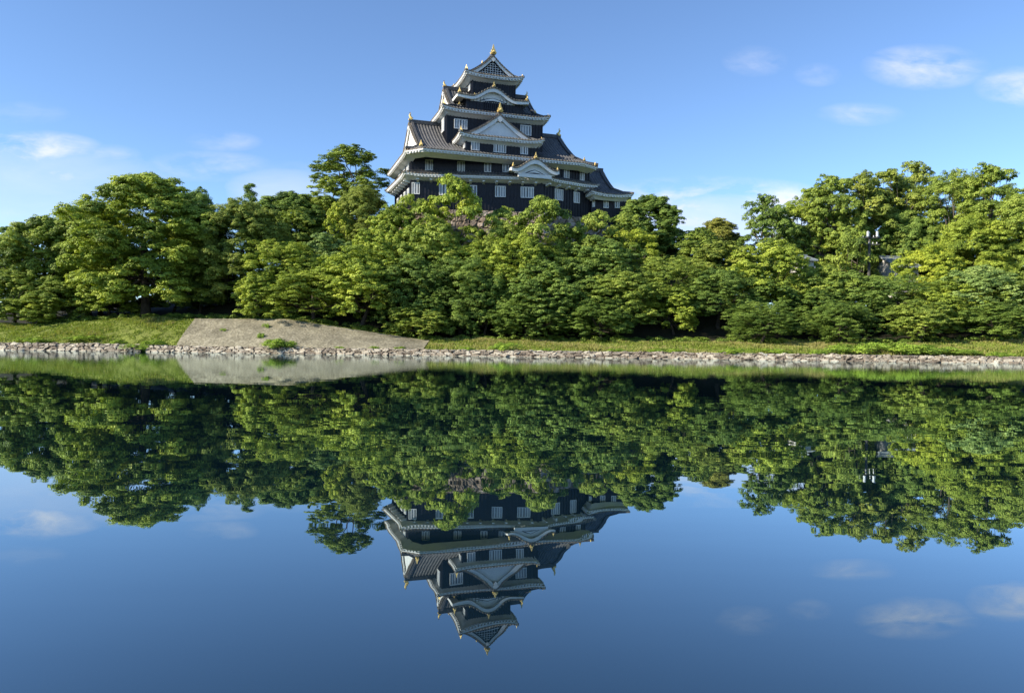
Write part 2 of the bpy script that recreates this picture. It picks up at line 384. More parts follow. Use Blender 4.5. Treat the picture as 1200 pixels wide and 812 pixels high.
def shell_points(n, Rx, z0, z1, r, inner=.5, power=1.0, low=.8):
    """clump centres through a crown that is domed above and hangs down to z0; low = width left at the bottom"""
    out = []; tries = 0; zc = z0+(z1-z0)*.42
    while len(out) < n and tries < 9000:
        tries += 1
        z = z0+(z1-z0)*r.uniform(0, 1)**.85
        w = math.sqrt(max(0, 1-((z-zc)/(z1-zc))**2)) if z > zc else low+(1-low)*(z-z0)/(zc-z0)
        k = r.uniform(inner, 1)**.6 if z < z0+(z1-z0)*.8 else math.sqrt(r.uniform(0, 1))
        a = r.uniform(0, 2*PI); wob = 1+.14*math.sin(3*a+z0)+.10*math.sin(5*a+z)
        p = np.array([math.cos(a)*Rx*w*k*wob, math.sin(a)*Rx*w*k*wob, z])
        ok = all(np.linalg.norm((p-q)*np.array([1, 1, 1.5])) > .34*Rx*power for q in out)
        if ok or tries > 5000: out.append(p)
    return np.array(out)

PROTOS = {}
def wobble(p, q, k, amt, r):
    p = np.array(p, float); q = np.array(q, float)
    return [p+(q-p)*t+(r.normal(0, amt, 3)*math.sin(PI*t) if 0 < t < 1 else 0)+np.array([0, 0, 1])*math.sin(PI*t)*amt*-.6 for t in np.linspace(0, 1, k)]
def make_proto(kind, seed):
    r = np.random.default_rng(seed)
    lean = r.normal(0, .35, 2)
    if kind == 'broad':
        R, H = 7.5, 16.0; c = shell_points(165, R*.86, 1.6, H-1.0, r, .35, .52, .8); rad = r.uniform(.9, 1.75, len(c))
        v, t = leaf_cloud(c, rad, .8, 40, 25, .130, seed, spread=.28, uplift=.3, dome=-.5); tr, th, nl = .42, 5.0, 16
    elif kind == 'bushy':
        R, H = 5.0, 9.5; c = shell_points(84, R*.86, .9, H-.7, r, .4, .60, .85); rad = r.uniform(.5, 1.35, len(c))
        v, t = leaf_cloud(c, rad, .8, 27, 25, .115, seed, spread=.20, uplift=.25, dome=-.6); tr, th, nl = .2, 2.6, 12
    elif kind == 'spread':
        R, H = 6.0, 11.0; c = shell_points(78, R*.88, 1.7, H-.8, r, .4, .62, .86); rad = r.uniform(.7, 1.75, len(c))
        v, t = leaf_cloud(c, rad, .88, 27, 26, .120, seed, spread=.24, uplift=.25, dome=-.65); tr, th, nl = .26, 3.2, 20
    elif kind == 'open':
        R, H = 6.0, 17.0; c = shell_points(96, R*.9, 2.0, H-.7, r, .35, .58, .75); rad = r.uniform(.7, 1.65, len(c))
        v, t = leaf_cloud(c, rad, .72, 26, 24, .125, seed, spread=.25, uplift=.4, dome=-.4); tr, th, nl = .34, 7.0, 26
    elif kind == 'tall':
        R, H = 5.0, 15.0; c = shell_points(100, R*.9, 1.5, H-.7, r, .35, .58, .8); rad = r.uniform(.6, 1.25, len(c))
        v, t = leaf_cloud(c, rad, .95, 24, 22, .125, seed, spread=.22, uplift=.3, dome=-.5); tr, th, nl = .3, 6.0, 22
    elif kind == 'sparse':
        R, H = 4.0, 8.0; c = shell_points(26, R*.86, 1.8, H-.5, r, .4, .9, .6); rad = r.uniform(.6, 1.25, len(c))
        v, t = leaf_cloud(c, rad, .5, 20, 20, .130, seed, spread=.24); tr, th, nl = .16, 2.8, 18
    elif kind == 'cone':
        R, H = 2.6, 13.0; c = []
        for k in range(30):
            z = 2+10.2*(k/30.); w = R*(1-.8*(z-2)/11); a = r.uniform(0, 2*PI); c.append((w*math.cos(a)*.7, w*math.sin(a)*.7, z))
        c = np.array(c); rad = np.clip(1.35-.07*c[:, 2], .5, 2)
        v, t = leaf_cloud(c, rad, .6, 22, 22, .13, seed, spread=.24); tr, th, nl = .2, 9, 3
    v3 = v.reshape(-1, 4, 3)
    # trunk with a flared foot and limbs reaching into the clumps
    mb = MB()
    top = np.array([lean[0]*1.2, lean[1]*1.2, th])
    stem = [np.array([0, 0, -.8]), np.array([0, 0, .25]), np.array([lean[0]*.25, lean[1]*.25, th*.35]), np.array([lean[0]*.7, lean[1]*.7, th*.7]), top, top+np.array([lean[0]*.5, lean[1]*.5, (H-th)*.35])]
    mb.tube(stem, [tr*1.7, tr*1.25, tr, tr*.85, tr*.75, tr*.4], 8)
    order = np.argsort(-np.linalg.norm(c-c.mean(0), axis=1))[:nl]
    for k in order:
        s0 = np.array(stem[4])*r.uniform(.75, 1.0) if r.random() < .6 else stem[4]+(stem[5]-stem[4])*r.uniform(.1, .9)
        pts = wobble(s0, c[k], 5, .35, r); w = tr*r.uniform(.28, .48)
        mb.tube(pts, [w, w*.8, w*.6, w*.4, w*.18], 5)
    return dict(leaf=np_mesh('crown', v, len(v)//4, ['leaves'], t), trunk=mb, R=R, H=H)
def proto(kind, i):
    k = (kind, i)
    if k not in PROTOS:
        P = make_proto(kind, 100+17*i+hash_kind[kind])
        tm = bpy.data.meshes.new('trunk'); mb = P['trunk']; tm.from_pydata(mb.v, [], mb.f); tm.materials.append(MATS['bark_pale' if kind in ('open', 'sparse') else 'bark'])
        tm.polygons.foreach_set('use_smooth', [True]*len(mb.f)); P['tm'] = tm; PROTOS[k] = P
    return PROTOS[k]
hash_kind = dict(spread=7, broad=1, bushy=2, open=3, tall=4, sparse=5, cone=6)
NPROTO = dict(spread=5, broad=4, bushy=5, open=4, tall=2, sparse=3, cone=1)
CNT = {}
def tree(kind, px, top, wpx, Y, col, label, cat='tree', name=None, group=None, zbase=None):
    T = at(px, top, Y); x = T[0]; z0 = gz(x, Y) if zbase is None else zbase
    Hh = T[2]-z0; W = wpx/F*Y
    i = CNT.get(kind, 0); CNT[kind] = i+1
    P = proto(kind, i % NPROTO[kind])
    r = random.Random(i*31+len(kind)); rz = r.uniform(0, 2*PI)
    o = empty(name or {'broad': 'broadleaf_tree', 'spread': 'spreading_tree', 'bushy': 'bushy_tree', 'open': 'airy_tree', 'tall': 'tall_tree', 'sparse': 'young_tree', 'cone': 'conifer_tree'}[kind], (x, Y, z0), rz)
    o.scale = (W/2/P['R'], W/2/P['R'], Hh/P['H'])
    tag(o, label, cat, group)
    a = bpy.data.objects.new('crown', P['leaf']); b = bpy.data.objects.new('trunk', P['tm'])
    for q in (a, b): COL.objects.link(q); q.parent = o
    a.color = (*col, 1); return o

# leaf hues (multiply the leaf colour); low down, DEEP also paints in shade
MID, LIME, DEEP, OLIVE, YEL, RUST, PALE = (1, .98, .95), (1.16, 1.10, .85), (.68, .76, .85), (.95, .88, .9), (1.36, 1.22, .8), (1.12, .86, .95), (.9, .96, 1.5)
LOW_SHADE = (.62, .70, .70)  # shade of the lowest bush rows, put into their leaf colour
TREES = [
 # left bank
 ('open', 8, 264, 80, 112, DEEP, 'loose dark tree at the far left edge, sky showing through its top'),
 ('broad', 50, 252, 105, 101, MID, 'broad mid green tree left of the great domed tree, low on the bank'),
 ('broad', 172, 205, 178, 97, LIME, 'largest tree, a huge yellow green dome on the left grass bank'),
 ('broad', 232, 222, 80, 110, DEEP, 'dark tree tucked behind the right shoulder of the great dome'),
 ('broad', 283, 232, 112, 99, OLIVE, 'spreading tree with bare lower trunk above the cobbled slope'),
 ('cone', 293, 207, 34, 116, DEEP, 'small pointed conifer top rising behind the left bank trees'),
 ('broad', 338, 224, 100, 112, DEEP, 'wide dark tree on the skyline left of the tall tree'),
 ('broad', 118, 290, 90, 104, MID, 'low leafy tree behind the left foot of the great dome'),
 ('bushy', 18, 318, 90, 97, MID, 'low bushy tree at the left edge above the grass bank'),
 ('bushy', 70, 330, 80, 96, MID, 'low bushy tree below the broad tree at left'),
 ('bushy', 235, 318, 80, 101, DEEP, 'dark bush in the shade between the two left trunks'),
 ('bushy', 305, 318, 70, 93, LIME, 'bright low bush beside the bare trunk above the cobbled slope'),
 ('spread', 330, 280, 112, 96, LIME, 'light green bushy tree at the top of the cobbled slope'),
 ('bushy', 383, 270, 80, 101, PALE, 'grey green rounded tree below the white plaster wall'),
 ('spread', 368, 312, 112, 92, LIME, 'light leafy tree overhanging the middle of the cobbled slope'),
 ('spread', 425, 290, 128, 92.5, LIME, 'full yellow green bush overhanging the right end of the cobbled slope'),
 ('broad', 104, 238, 116, 105, MID, 'broad tree filling the skyline between the left edge trees and the great dome'),
 ('bushy', 128, 296, 96, 98, LIME, 'leafy tree hugging the left foot of the great dome'),
 ('bushy', 204, 318, 76, 103, DEEP, 'dark undergrowth tree behind the great dome\'s trunk'),
 ('bushy', 262, 322, 60, 106, DEEP, 'dark undergrowth tree behind the bare lower trunk'),
 ('bushy', 40, 345, 60, 95, LIME, 'small bright bush on the crest of the left grass bank'),
 ('bushy', 350, 240, 70, 108, MID, 'mid green tree between the dark skyline tree and the tall tree'),
 # around the keep
 ('tall', 408, 171, 98, 119, MID, 'tall loose tree standing left of the keep, highest beside it'),
 ('broad', 424, 216, 74, 110, OLIVE, 'dense rounded dark tree against the keep\'s left corner'),
 ('bushy', 395, 238, 44, 108, YEL, 'yellowing tree hanging by the round tree left of the keep'),
 ('bushy', 462, 241, 80, 101, LIME, 'bright tree below the keep\'s left corner'),
 ('spread', 508, 256, 104, 98, MID, 'mid green tree under the spreading tree before the keep'),
 ('spread', 480, 300, 110, 93.5, DEEP, 'bushy tree at the foot of the mound below the keep\'s left corner'),
 ('sparse', 532, 206, 92, 99, LIME, 'spreading airy tree in front of the keep\'s lowest windows'),
 ('sparse', 478, 226, 46, 102, LIME, 'small airy tree at the keep\'s left corner'),
 ('spread', 540, 300, 112, 93, DEEP, 'dark bush below the bare boulders of the rampart'),
 ('bushy', 568, 318, 70, 91, LOW_SHADE, 'leafy bush at the foot of the mound below the front gable'),
 ('sparse', 632, 229, 98, 98, MID, 'round topped airy tree before the rampart, right of the bare boulders'),
 ('spread', 612, 272, 108, 96, LIME, 'bright tree below the round topped airy tree'),
 ('bushy', 672, 262, 74, 98, MID, 'mid green tree under the bent corner of the keep'),
 ('spread', 650, 305, 120, 92, DEEP, 'bushy tree at the foot of the mound below the keep\'s right half'),
 ('sparse', 700, 246, 60, 101, MID, 'airy tree just below the storehouse wing'),
 ('spread', 706, 280, 112, 96, DEEP, 'dark tree below the storehouse wing'),
 ('broad', 760, 228, 84, 110, DEEP, 'dark rounded tree on the skyline right of the storehouse wing'),
 ('sparse', 746, 268, 70, 99, YEL, 'yellow leaved tree with pale limbs below the dark skyline tree'),
 ('spread', 722, 318, 112, 91, MID, 'bush by the grass verge left of the yellow leaved tree'),
 ('spread', 782, 300, 110, 94, MID, 'bushy tree right of the yellow leaved tree'),
 ('bushy', 446, 262, 84, 98, LIME, 'yellow green tree left of the mid green one under the keep\'s left corner'),
 ('bushy', 735, 250, 60, 104, MID, 'mid green tree between the storehouse wing and the yellow leaved tree'),
 ('bushy', 820, 268, 70, 104, MID, 'mid green tree left below the russet tree'),
 # right of the keep
 ('bushy', 796, 268, 50, 108, DEEP, 'small dark tree on the skyline left of the russet tree'),
 ('broad', 842, 256, 66, 112, RUST, 'russet brown tree on the skyline right of the keep'),
 ('bushy', 845, 282, 84, 100, OLIVE, 'olive tree just below the russet tree'),
 ('bushy', 790, 330, 70, 90.5, LIME, 'lime bush low over the grass verge right of the keep'),
 ('spread', 842, 315, 100, 91.5, DEEP, 'rounded bush over the verge below the russet tree'),
 ('spread', 902, 283, 112, 95, LIME, 'light rounded tree below the flat layered tree'),
 ('open', 898, 229, 72, 106, DEEP, 'dark flat layered tree leaning out into the sky right of the russet tree'),
 ('open', 938, 230, 84, 110, LIME, 'yellow green airy tree beside the flat layered tree'),
 ('open', 976, 206, 80, 107, MID, 'airy tree with forked limbs left of the utility pole'),
 ('open', 1040, 196, 96, 110, OLIVE, 'tall airy tree behind the utility pole, open crown'),
 ('open', 1072, 190, 80, 114, OLIVE, 'highest airy tree on the right skyline'),
 ('open', 1112, 200, 90, 106, MID, 'airy tree right of the highest one on the right skyline'),
 ('open', 1160, 194, 100, 102, MID, 'flat topped airy tree near the right edge with long upper limbs'),
 ('broad', 1192, 228, 110, 97, MID, 'broad leafy tree at the right edge'),
 ('broad', 1140, 250, 96, 96, LIME, 'broad light green tree left of the right edge tree'),
 ('spread', 966, 314, 104, 94, MID, 'bushy tree in front of the pale house wall'),
 ('spread', 1000, 318, 104, 92, DEEP, 'dark bushy tree below the utility pole'),
 ('spread', 1046, 322, 112, 91, DEEP, 'bushy tree below the blue grey roof'),
 ('spread', 1088, 284, 86, 94, YEL, 'yellow tree right of the blue grey roof'),
 ('spread', 1102, 330, 112, 89.5, LIME, 'lime bush over the verge below the yellow tree'),
 ('spread', 1150, 312, 112, 89, PALE, 'grey green bush over the verge near the right edge'),
 ('spread', 1196, 318, 100, 88, MID, 'leafy bush over the verge at the right edge'),
 ('bushy', 905, 328, 80, 91, LOW_SHADE, 'dark bush over the verge below the flat layered tree'),
 ('bushy', 955, 338, 76, 90, LOW_SHADE, 'low bush over the verge left of the utility pole'),
 ('bushy', 600, 335, 70, 91, LOW_SHADE, 'dark low bush by the verge below the bright tree'),
 ('bushy', 512, 335, 64, 91.5, LOW_SHADE, 'dark low bush where the cobbled slope ends'),
 ('bushy', 682, 335, 70, 90.5, LOW_SHADE, 'dark low bush by the verge below the storehouse wing'),
 ('sparse', 1000, 268, 60, 101, MID, 'small airy tree whose branches cross the utility pole'),
 ('open', 957, 214, 76, 108, MID, 'airy tree on the skyline just left of the forked limbed one'),
 ('open', 1010, 203, 84, 109, OLIVE, 'airy tree on the skyline straight behind the utility pole\'s left side'),
 ('open', 1132, 204, 84, 112, OLIVE, 'airy tree on the skyline between the highest one and the flat topped one'),
 ('broad', 1060, 246, 90, 108, DEEP, 'dark full tree behind the house with the blue grey roof'),
 ('broad', 955, 262, 90, 118, DEEP, 'dark full tree behind the pale walled house'),
 ('broad', 372, 232, 70, 119, OLIVE, 'olive tree under the tall tree\'s left side'),
 ('sparse', 588, 242, 66, 100, MID, 'small airy tree in front of the bare boulders, left of the round topped one'),
 ('spread', 594, 262, 76, 98, MID, 'mid green spreading tree left below the round topped airy tree'),
 ('sparse', 498, 232, 52, 101, MID, 'small airy tree at the left foot of the spreading tree before the keep'),
 ('spread', 556, 280, 84, 97, LIME, 'light spreading tree just below the bare boulders of the rampart'),
]
for t in TREES: tree(*t)

# grass of the banks: far too many blades to count
def grass():
    r = np.random.default_rng(5); n = 170000
    x = r.uniform(-68, 64, n); u = r.uniform(0, 1, n)
    d = 2.0+9.6*u**.9; y = shore(x)+d
    clump = np.sin(x*1.7+np.sin(y*2.1)*1.3)*np.cos(y*1.9+x*.6)+.6*np.sin(x*.41+y*.9)+.5*np.sin(x*4.3+1.3*np.sin(y*5.1))
    patch = np.sin(x*.23+2*np.sin(y*.31))+.7*np.sin(x*.71+y*.55+1)
    xs0 = float(at(200, 400, 84)[0]); on_slope = (x > xs0+.25-(d-2.4)*.1+.3*np.sin(y*5)+r.normal(0, .35, n)) & (x < -9.6) & ((d-2.4)/6.3 < 1.02+r.normal(0, .03, n))
    edge = (d < 2.7+.25*clump) & (r.uniform(0, 1, n) < .8)
    keep = ~on_slope & ~edge & (r.uniform(0, 1, n) < .66+.3*clump+.16*patch)
    x, y, d, clump, patch = x[keep], y[keep], d[keep], clump[keep], patch[keep]; m = len(x)
    z = ground(x, y)
    h = (.10+.15*np.clip(clump, 0, 1.5)+.10*r.random(m)+.16*np.clip(patch-.5, 0, 1))*np.where(x > -12, 1.0, .75)
    w = r.uniform(.03, .075, m); az = r.uniform(0, 2*PI, m); lx, ly = r.normal(0, .5, m)*h, r.normal(0, .5, m)*h
    dx, dy = np.cos(az)*w, np.sin(az)*w
    v = np.empty((m, 4, 3))
    v[:, 0] = np.stack([x-dx, y-dy, z-.03], -1); v[:, 1] = np.stack([x+dx, y+dy, z-.03], -1)
    v[:, 2] = np.stack([x+dx*.3+lx, y+dy*.3+ly, z+h], -1); v[:, 3] = np.stack([x-dx*.3+lx, y-dy*.3+ly, z+h*.94], -1)
    h = h*np.where((x > -12) & (r.random(m) < .05), 2.2, 1.0); dry = np.where(x > -12, .10, 0)+np.where(x > -12, .16, 0)*np.clip(np.sin(x*.37+y*.8)+.3, 0, 1)
    t = np.clip(.42+.14*clump+.12*patch+dry*1.5+r.normal(0, .18, m), 0, 1)
    me = np_mesh('grass', v.reshape(-1, 3), m, ['grass_blades'], t)
    o = bpy.data.objects.new('grass', me); COL.objects.link(o); tag(o, 'short grass and weeds along both banks', 'grass', kind='stuff'); o.color = (1, 1, 1, 1)
grass()

# weeds and small shrubs on the path and verge
WEED = None
def weed(px, Y, wpx, hpx, label, col=(1.0, 1.1, .8)):
    global WEED
    if WEED is None:
        r = np.random.default_rng(77); c = np.concatenate([r.uniform(-1, 1, (16, 2))*.75, r.uniform(.1, .62, (16, 1))], 1)
        c[:, 2] *= 1.15-np.hypot(c[:, 0], c[:, 1])*.55
        v, t = leaf_cloud(c, np.full(16, .34), .8, 16, 14, .055, 78, spread=.10)
        leaf = np_mesh('foliage', v, len(v)//4, ['leaves'], t)
        mb = MB()
        for k in range(12): mb.tube(wobble((r.normal(0, .12), r.normal(0, .12), -.1), c[k], 4, .04, r), [.02, .016, .012, .006], 4)
        tm = bpy.data.meshes.new('stems'); tm.from_pydata(mb.v, [], mb.f); tm.materials.append(MATS['bark']); WEED = (leaf, tm)
    x = at(px, 400, Y)[0]; o = empty('weed_shrub', (x, Y, gz(x, Y)), px*.37)
    w = wpx/F*Y/2; h = hpx/F*Y; o.scale = (w, w*.8, h); tag(o, label, 'shrub', 'weeds along the footpath')
    a = bpy.data.objects.new('foliage', WEED[0]); b = bpy.data.objects.new('stems', WEED[1])
    for q in (a, b): COL.objects.link(q); q.parent = o
    a.color = (*col, 1)
def dY(px, d):                              # distance of the line d metres behind the shore
    Y = 80.
    for _ in range(6): Y = float(shore(at(px, 400, Y)[0]))+d
    return Y
for px, d, w, h, lb in [
    (327, 1.9, 54, 15, 'large weed clump on the footpath in front of the cobbled slope'),
    (592, 2.2, 36, 14, 'rounded weed clump on the verge below the keep'),
    (40, 2.6, 46, 9, 'leafy weed clump beside the path at the left edge'),
    (140, 2.6, 26, 7, 'low weed clump on the path just left of the grassy gap'),
    (161, .55, 34, 12, 'weeds filling the grassy gap between the two revetments'),
    (182, 1.6, 30, 10, 'weed clump on the path right of the grassy gap'),
    (438, 2.2, 16, 6, 'tiny weed tuft on the path below the slope\'s tapering end'),
    (398, 1.9, 12, 5, 'tiny weed tuft on the path right of the large weed clump'),
    (548, 1.8, 22, 7, 'weed tuft spilling onto the stones left of the rounded clump'),
    (640, 1.7, 22, 6, 'weed tuft on the stones right of the rounded clump'),
    (722, 1.9, 24, 7, 'weed tuft at the path edge below the storehouse wing'),
    (862, 1.8, 40, 10, 'weed clump at the path edge below the russet tree'),
    (960, 1.7, 22, 9, 'weed tuft spilling over the stones left of the tall weeds'),
    (1000, 3.4, 60, 15, 'tall green weeds on the verge, left end of their row'),
    (1042, 3.4, 64, 18, 'highest green weeds on the verge, middle of their row'),
    (1088, 3.4, 64, 15, 'tall green weeds on the verge, right end of their row'),
    (1172, 2.0, 34, 9, 'weed clump on the path near the right edge'),
    (306, 4.2, 9, 9, 'thin weeds growing up the cobbled slope behind the large weed clump'),
    (312, 6.6, 10, 8, 'thin weeds near the top of the cobbled slope behind the large weed clump'),
    (262, 5.6, 8, 6, 'sparse weeds in the left half of the cobbled slope'),
    (470, 2.7, 18, 5, 'weed tuft where the cobbled slope tapers out'),
    (905, 3.0, 40, 8, 'ragged weeds on the verge left of the tall green weeds'),
    (780, 2.8, 44, 7, 'ragged weeds on the verge below the russet tree\'s left side'),
    (1130, 3.2, 46, 9, 'ragged weeds on the verge right of the tall green weeds'),
    (100, 3.2, 44, 8, 'weeds along the foot of the left grass bank'),
    ]: weed(px, dY(px, d), w, h, lb)

# low bushes hanging over the back edge of the verge
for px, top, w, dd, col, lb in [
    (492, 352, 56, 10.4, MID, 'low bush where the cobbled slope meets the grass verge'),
    (618, 343, 66, 10.9, LOW_SHADE, 'low bush on the verge right of the rounded weed clump'),
    (705, 345, 64, 10.9, LOW_SHADE, 'low bush on the verge straight below the storehouse wing'),
    (893, 350, 62, 10.2, LOW_SHADE, 'low bush on the verge below the flat layered tree'),
    (985, 350, 60, 10.2, LOW_SHADE, 'low bush on the verge behind the left end of the tall weeds'),
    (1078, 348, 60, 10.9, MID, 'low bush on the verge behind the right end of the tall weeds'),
    (1170, 350, 64, 10.2, LOW_SHADE, 'low bush on the verge by the right edge')]:
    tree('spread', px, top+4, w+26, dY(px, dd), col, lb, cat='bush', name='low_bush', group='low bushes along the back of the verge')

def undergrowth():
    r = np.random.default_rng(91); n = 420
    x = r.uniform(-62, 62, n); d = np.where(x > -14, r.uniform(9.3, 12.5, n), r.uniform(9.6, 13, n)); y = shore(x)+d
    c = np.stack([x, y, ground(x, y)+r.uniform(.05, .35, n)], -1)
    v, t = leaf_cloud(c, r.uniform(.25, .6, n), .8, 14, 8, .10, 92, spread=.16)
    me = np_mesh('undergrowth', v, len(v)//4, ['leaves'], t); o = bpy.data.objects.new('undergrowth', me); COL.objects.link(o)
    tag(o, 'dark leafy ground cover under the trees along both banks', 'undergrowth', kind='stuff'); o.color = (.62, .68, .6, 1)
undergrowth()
# ------------------------------------------------------------------ walls, houses and the pole among the trees
def plaster_wall(px0, px1, Y, ztop, label):
    a, b = at(px0, 300, Y), at(px1, 300, Y); z0 = min(gz(a[0], Y), gz(b[0], Y))-.3
    o = empty('plaster_wall', (a[0], Y, z0)); tag(o, label, 'wall'); L = b[0]-a[0]; h = ztop-z0
    mb = MB(); mb.box((0, -.3, h*.3), (L, .3, h-.3)); mb.build('plaster', 'white_plaster', o)
    mb = MB(); mb.box((-.1, -.45, 0), (L+.1, .45, h*.3)); mb.build('stone_footing', 'bark_pale', o)
    mb = MB(); cols = []
    n = int(L/.4)
    for k in range(n):
        for q, hh in RIB_: cols.append((L*(k+q)/n, hh))
    for sd in (-1, 1): mb.grid([[(x, sd*.65, h-.35+hh) for x, hh in cols], [(x, 0, h+.05+hh) for x, hh in cols]])
    mb.bar((-.05, 0, h+.15), (L+.05, 0, h+.15), .3, .25); mb.build('tiled_coping', 'roof_tile', o)
RIB_ = [(0, 0), (.22, .0), (.34, .075), (.5, .11), (.66, .075), (.78, 0)]
plaster_wall(388, 452, 117, 20.2, 'white plaster wall with tiled coping on the terrace left of the keep')
plaster_wall(726, 775, 117, 18.6, 'white plaster wall with tiled coping right of the storehouse wing')
def house(px0, px1, pyr, pye, Y, depth, roofm, label):
    a, b = at(px0, pye, Y), at(px1, pye, Y); zr = at(px0, pyr, Y)[2]; z0 = gz((a[0]+b[0])/2, Y+2)-.3
    o = empty('house', (a[0], Y, z0), .06); tag(o, label, 'house'); L = b[0]-a[0]; he = a[2]-z0; hr = zr-z0
    mb = MB(); mb.box((0, 0, 0), (L, depth, he)); w = mb.build('wall', 'pale_wall', o)
    mb = MB()
    for sd, y0 in ((0, -.5), (1, depth+.5)):
        mb.hexa([(-.4, y0, he-.12), (L+.4, y0, he-.12), (L+.4, depth/2, hr-.12), (-.4, depth/2, hr-.12), (-.4, y0, he+.02), (L+.4, y0, he+.02), (L+.4, depth/2, hr+.02), (-.4, depth/2, hr+.02)])
    mb.bar((-.45, depth/2, hr+.1), (L+.45, depth/2, hr+.1), .3, .2)
    n = int(L/.5)
    for k in range(n+1):
        x = -.4+(L+.8)*k/n; mb.bar((x, -.5, he+.04), (x, depth/2, hr+.04), .05, .05)
    mb.build('roof', roofm, o)
    mb = MB(); mb.poly([(0, .02, he), (0, depth-.02, he), (0, depth/2, hr-.1)]); mb.build('gable', 'pale_wall', o); mb = MB(); mb.poly([(L, .02, he), (L, depth/2, hr-.1), (L, depth-.02, he)]); mb.build('gable', 'pale_wall', o)
    for k in range(3):
        x = L*(.2+.3*k); mb = MB(); f = .07
        mb.box((x-.6, -.06, he-2.0), (x+.6, .02, he-1.93)); mb.box((x-.6, -.06, he-.87), (x+.6, .02, he-.8)); mb.box((x-.6, -.06, he-1.93), (x-.53, .02, he-.87)); mb.box((x+.53, -.06, he-1.93), (x+.6, .02, he-.87)); mb.box((x-.03, -.05, he-1.93), (x+.03, .02, he-.87))
        wf = mb.build('window', 'metal_grey', o); mb = MB(); mb.box((x-.53, -.025, he-1.93), (x+.53, -.012, he-.87)); mb.build('pane', 'dark_recess', wf)
house(1051, 1077, 298, 313, 101, 7, 'grey_roofing', 'house with blue grey roof glimpsed between trees right of the utility pole')
house(937, 954, 297, 305, 101, 6, 'grey_roofing', 'pale walled house glimpsed through the trees left of the utility pole')
def pole():
    Y = 100.0; b = at(1018, 340, Y); t = at(1018, 275, Y); z0 = gz(b[0], Y); h = t[2]-z0
    o = empty('utility_pole', (b[0], Y, z0)); tag(o, 'dark utility pole with crossarms and pale transformers rising among the right trees', 'utility pole')
    mb = MB(); mb.tube([(0, 0, -.5), (0, 0, h*.5), (0, 0, h)], [.24, .2, .16], 10); mb.build('pole', 'pole_concrete', o, smooth=False)
    for zz, w in ((h-.45, 2.1), (h-1.35, 1.6)):
        mb = MB(); mb.box((-w/2-.2, -.26, zz-.06), (w/2+.5, -.14, zz+.07)); arm = mb.build('crossarm', 'pole_concrete', o)
        for k in range(4):
            x = -w/2+w*k/3+.1; mb = MB(); mb.tube([(x, -.2, zz+.07), (x, -.2, zz+.16), (x, -.2, zz+.2), (x, -.2, zz+.3)], [.035, .08, .05, .07], 8); mb.build('insulator', 'white_plaster', arm)
    for x in (-.35, .9):
        mb = MB(); mb.tube([(x, -.3, h-.35), (x, -.3, h-.3), (x, -.3, h+.35), (x, -.3, h+.42)], [.14, .18, .18, .08], 12); mb.build('transformer', 'metal_grey', o)
pole()

# ------------------------------------------------------------------ the castle keep
TH = math.radians(18.5); Axy = np.array([-14.850, 105.0])
UX, VX = np.array([math.cos(TH), math.sin(TH)]), np.array([-math.sin(TH), math.cos(TH)])
Z0 = 20.4
keep = empty('castle_keep', (Axy[0], Axy[1], Z0), TH)
tag(keep, 'black walled Japanese castle keep with white eaves, grey tiled roofs and gold finials', 'castle')
OFF = (0, 0, Z0)
def to_world(u, v, z): p = Axy+u*UX+v*VX; return np.array([p[0], p[1], z])
def hit_wall(px, py, p, q):                 # where the sight line meets the wall p-q: metres along it, height
    d = dirpx(px, py); P = Axy+p[0]*UX+p[1]*VX; Q = Axy+q[0]*UX+q[1]*VX; e = Q-P
    M = np.array([[d[0], -e[0]], [d[1], -e[1]]]); t, s = np.linalg.solve(M, P)
    return s*np.linalg.norm(e), EYE+t*d[2]
Z1 = lambda zx, zy: (440+zx/3.6906, 40+zy/3.6906)

def seg(p, q):
    p, q = np.array(p, float), np.array(q, float); e = q-p; L = np.linalg.norm(e); e = e/L
    return p, e, L, np.array([e[1], -e[0]])  # outward normal for a counter-clockwise plan
def walls(name, poly, z0, z1, parent, batten=.5, off=OFF):
    mb = MB(); n = len(poly)
    for i in range(n):
        p, q = poly[i], poly[(i+1) % n]
        mb.poly([(*p, z0), (*q, z0), (*q, z1), (*p, z1)])
    mb.poly([(*p, z1) for p in poly])
    for i in range(n):
        p, e, L, nn = seg(poly[i], poly[(i+1) % n]); k = max(2, int(L/batten))
        for j in range(k+1):
            a = p+e*(L*j/k); w = .035 if 0 < j < k else .07; dpt = .09 if 0 < j < k else .11
            c = [a-e*w, a+e*w, a+e*w+nn*dpt, a-e*w+nn*dpt]
            mb.hexa([(*x, z0) for x in c]+[(*x, z1-.02) for x in c])
        for zz in (z0+.02, z0+(z1-z0)*.5):
            c = [p, p+e*L, p+e*L+nn*.035, p+nn*.035]
            mb.hexa([(*x, zz) for x in c]+[(*x, zz+.09) for x in c])
    return mb.build(name, 'black_timber', parent, off)
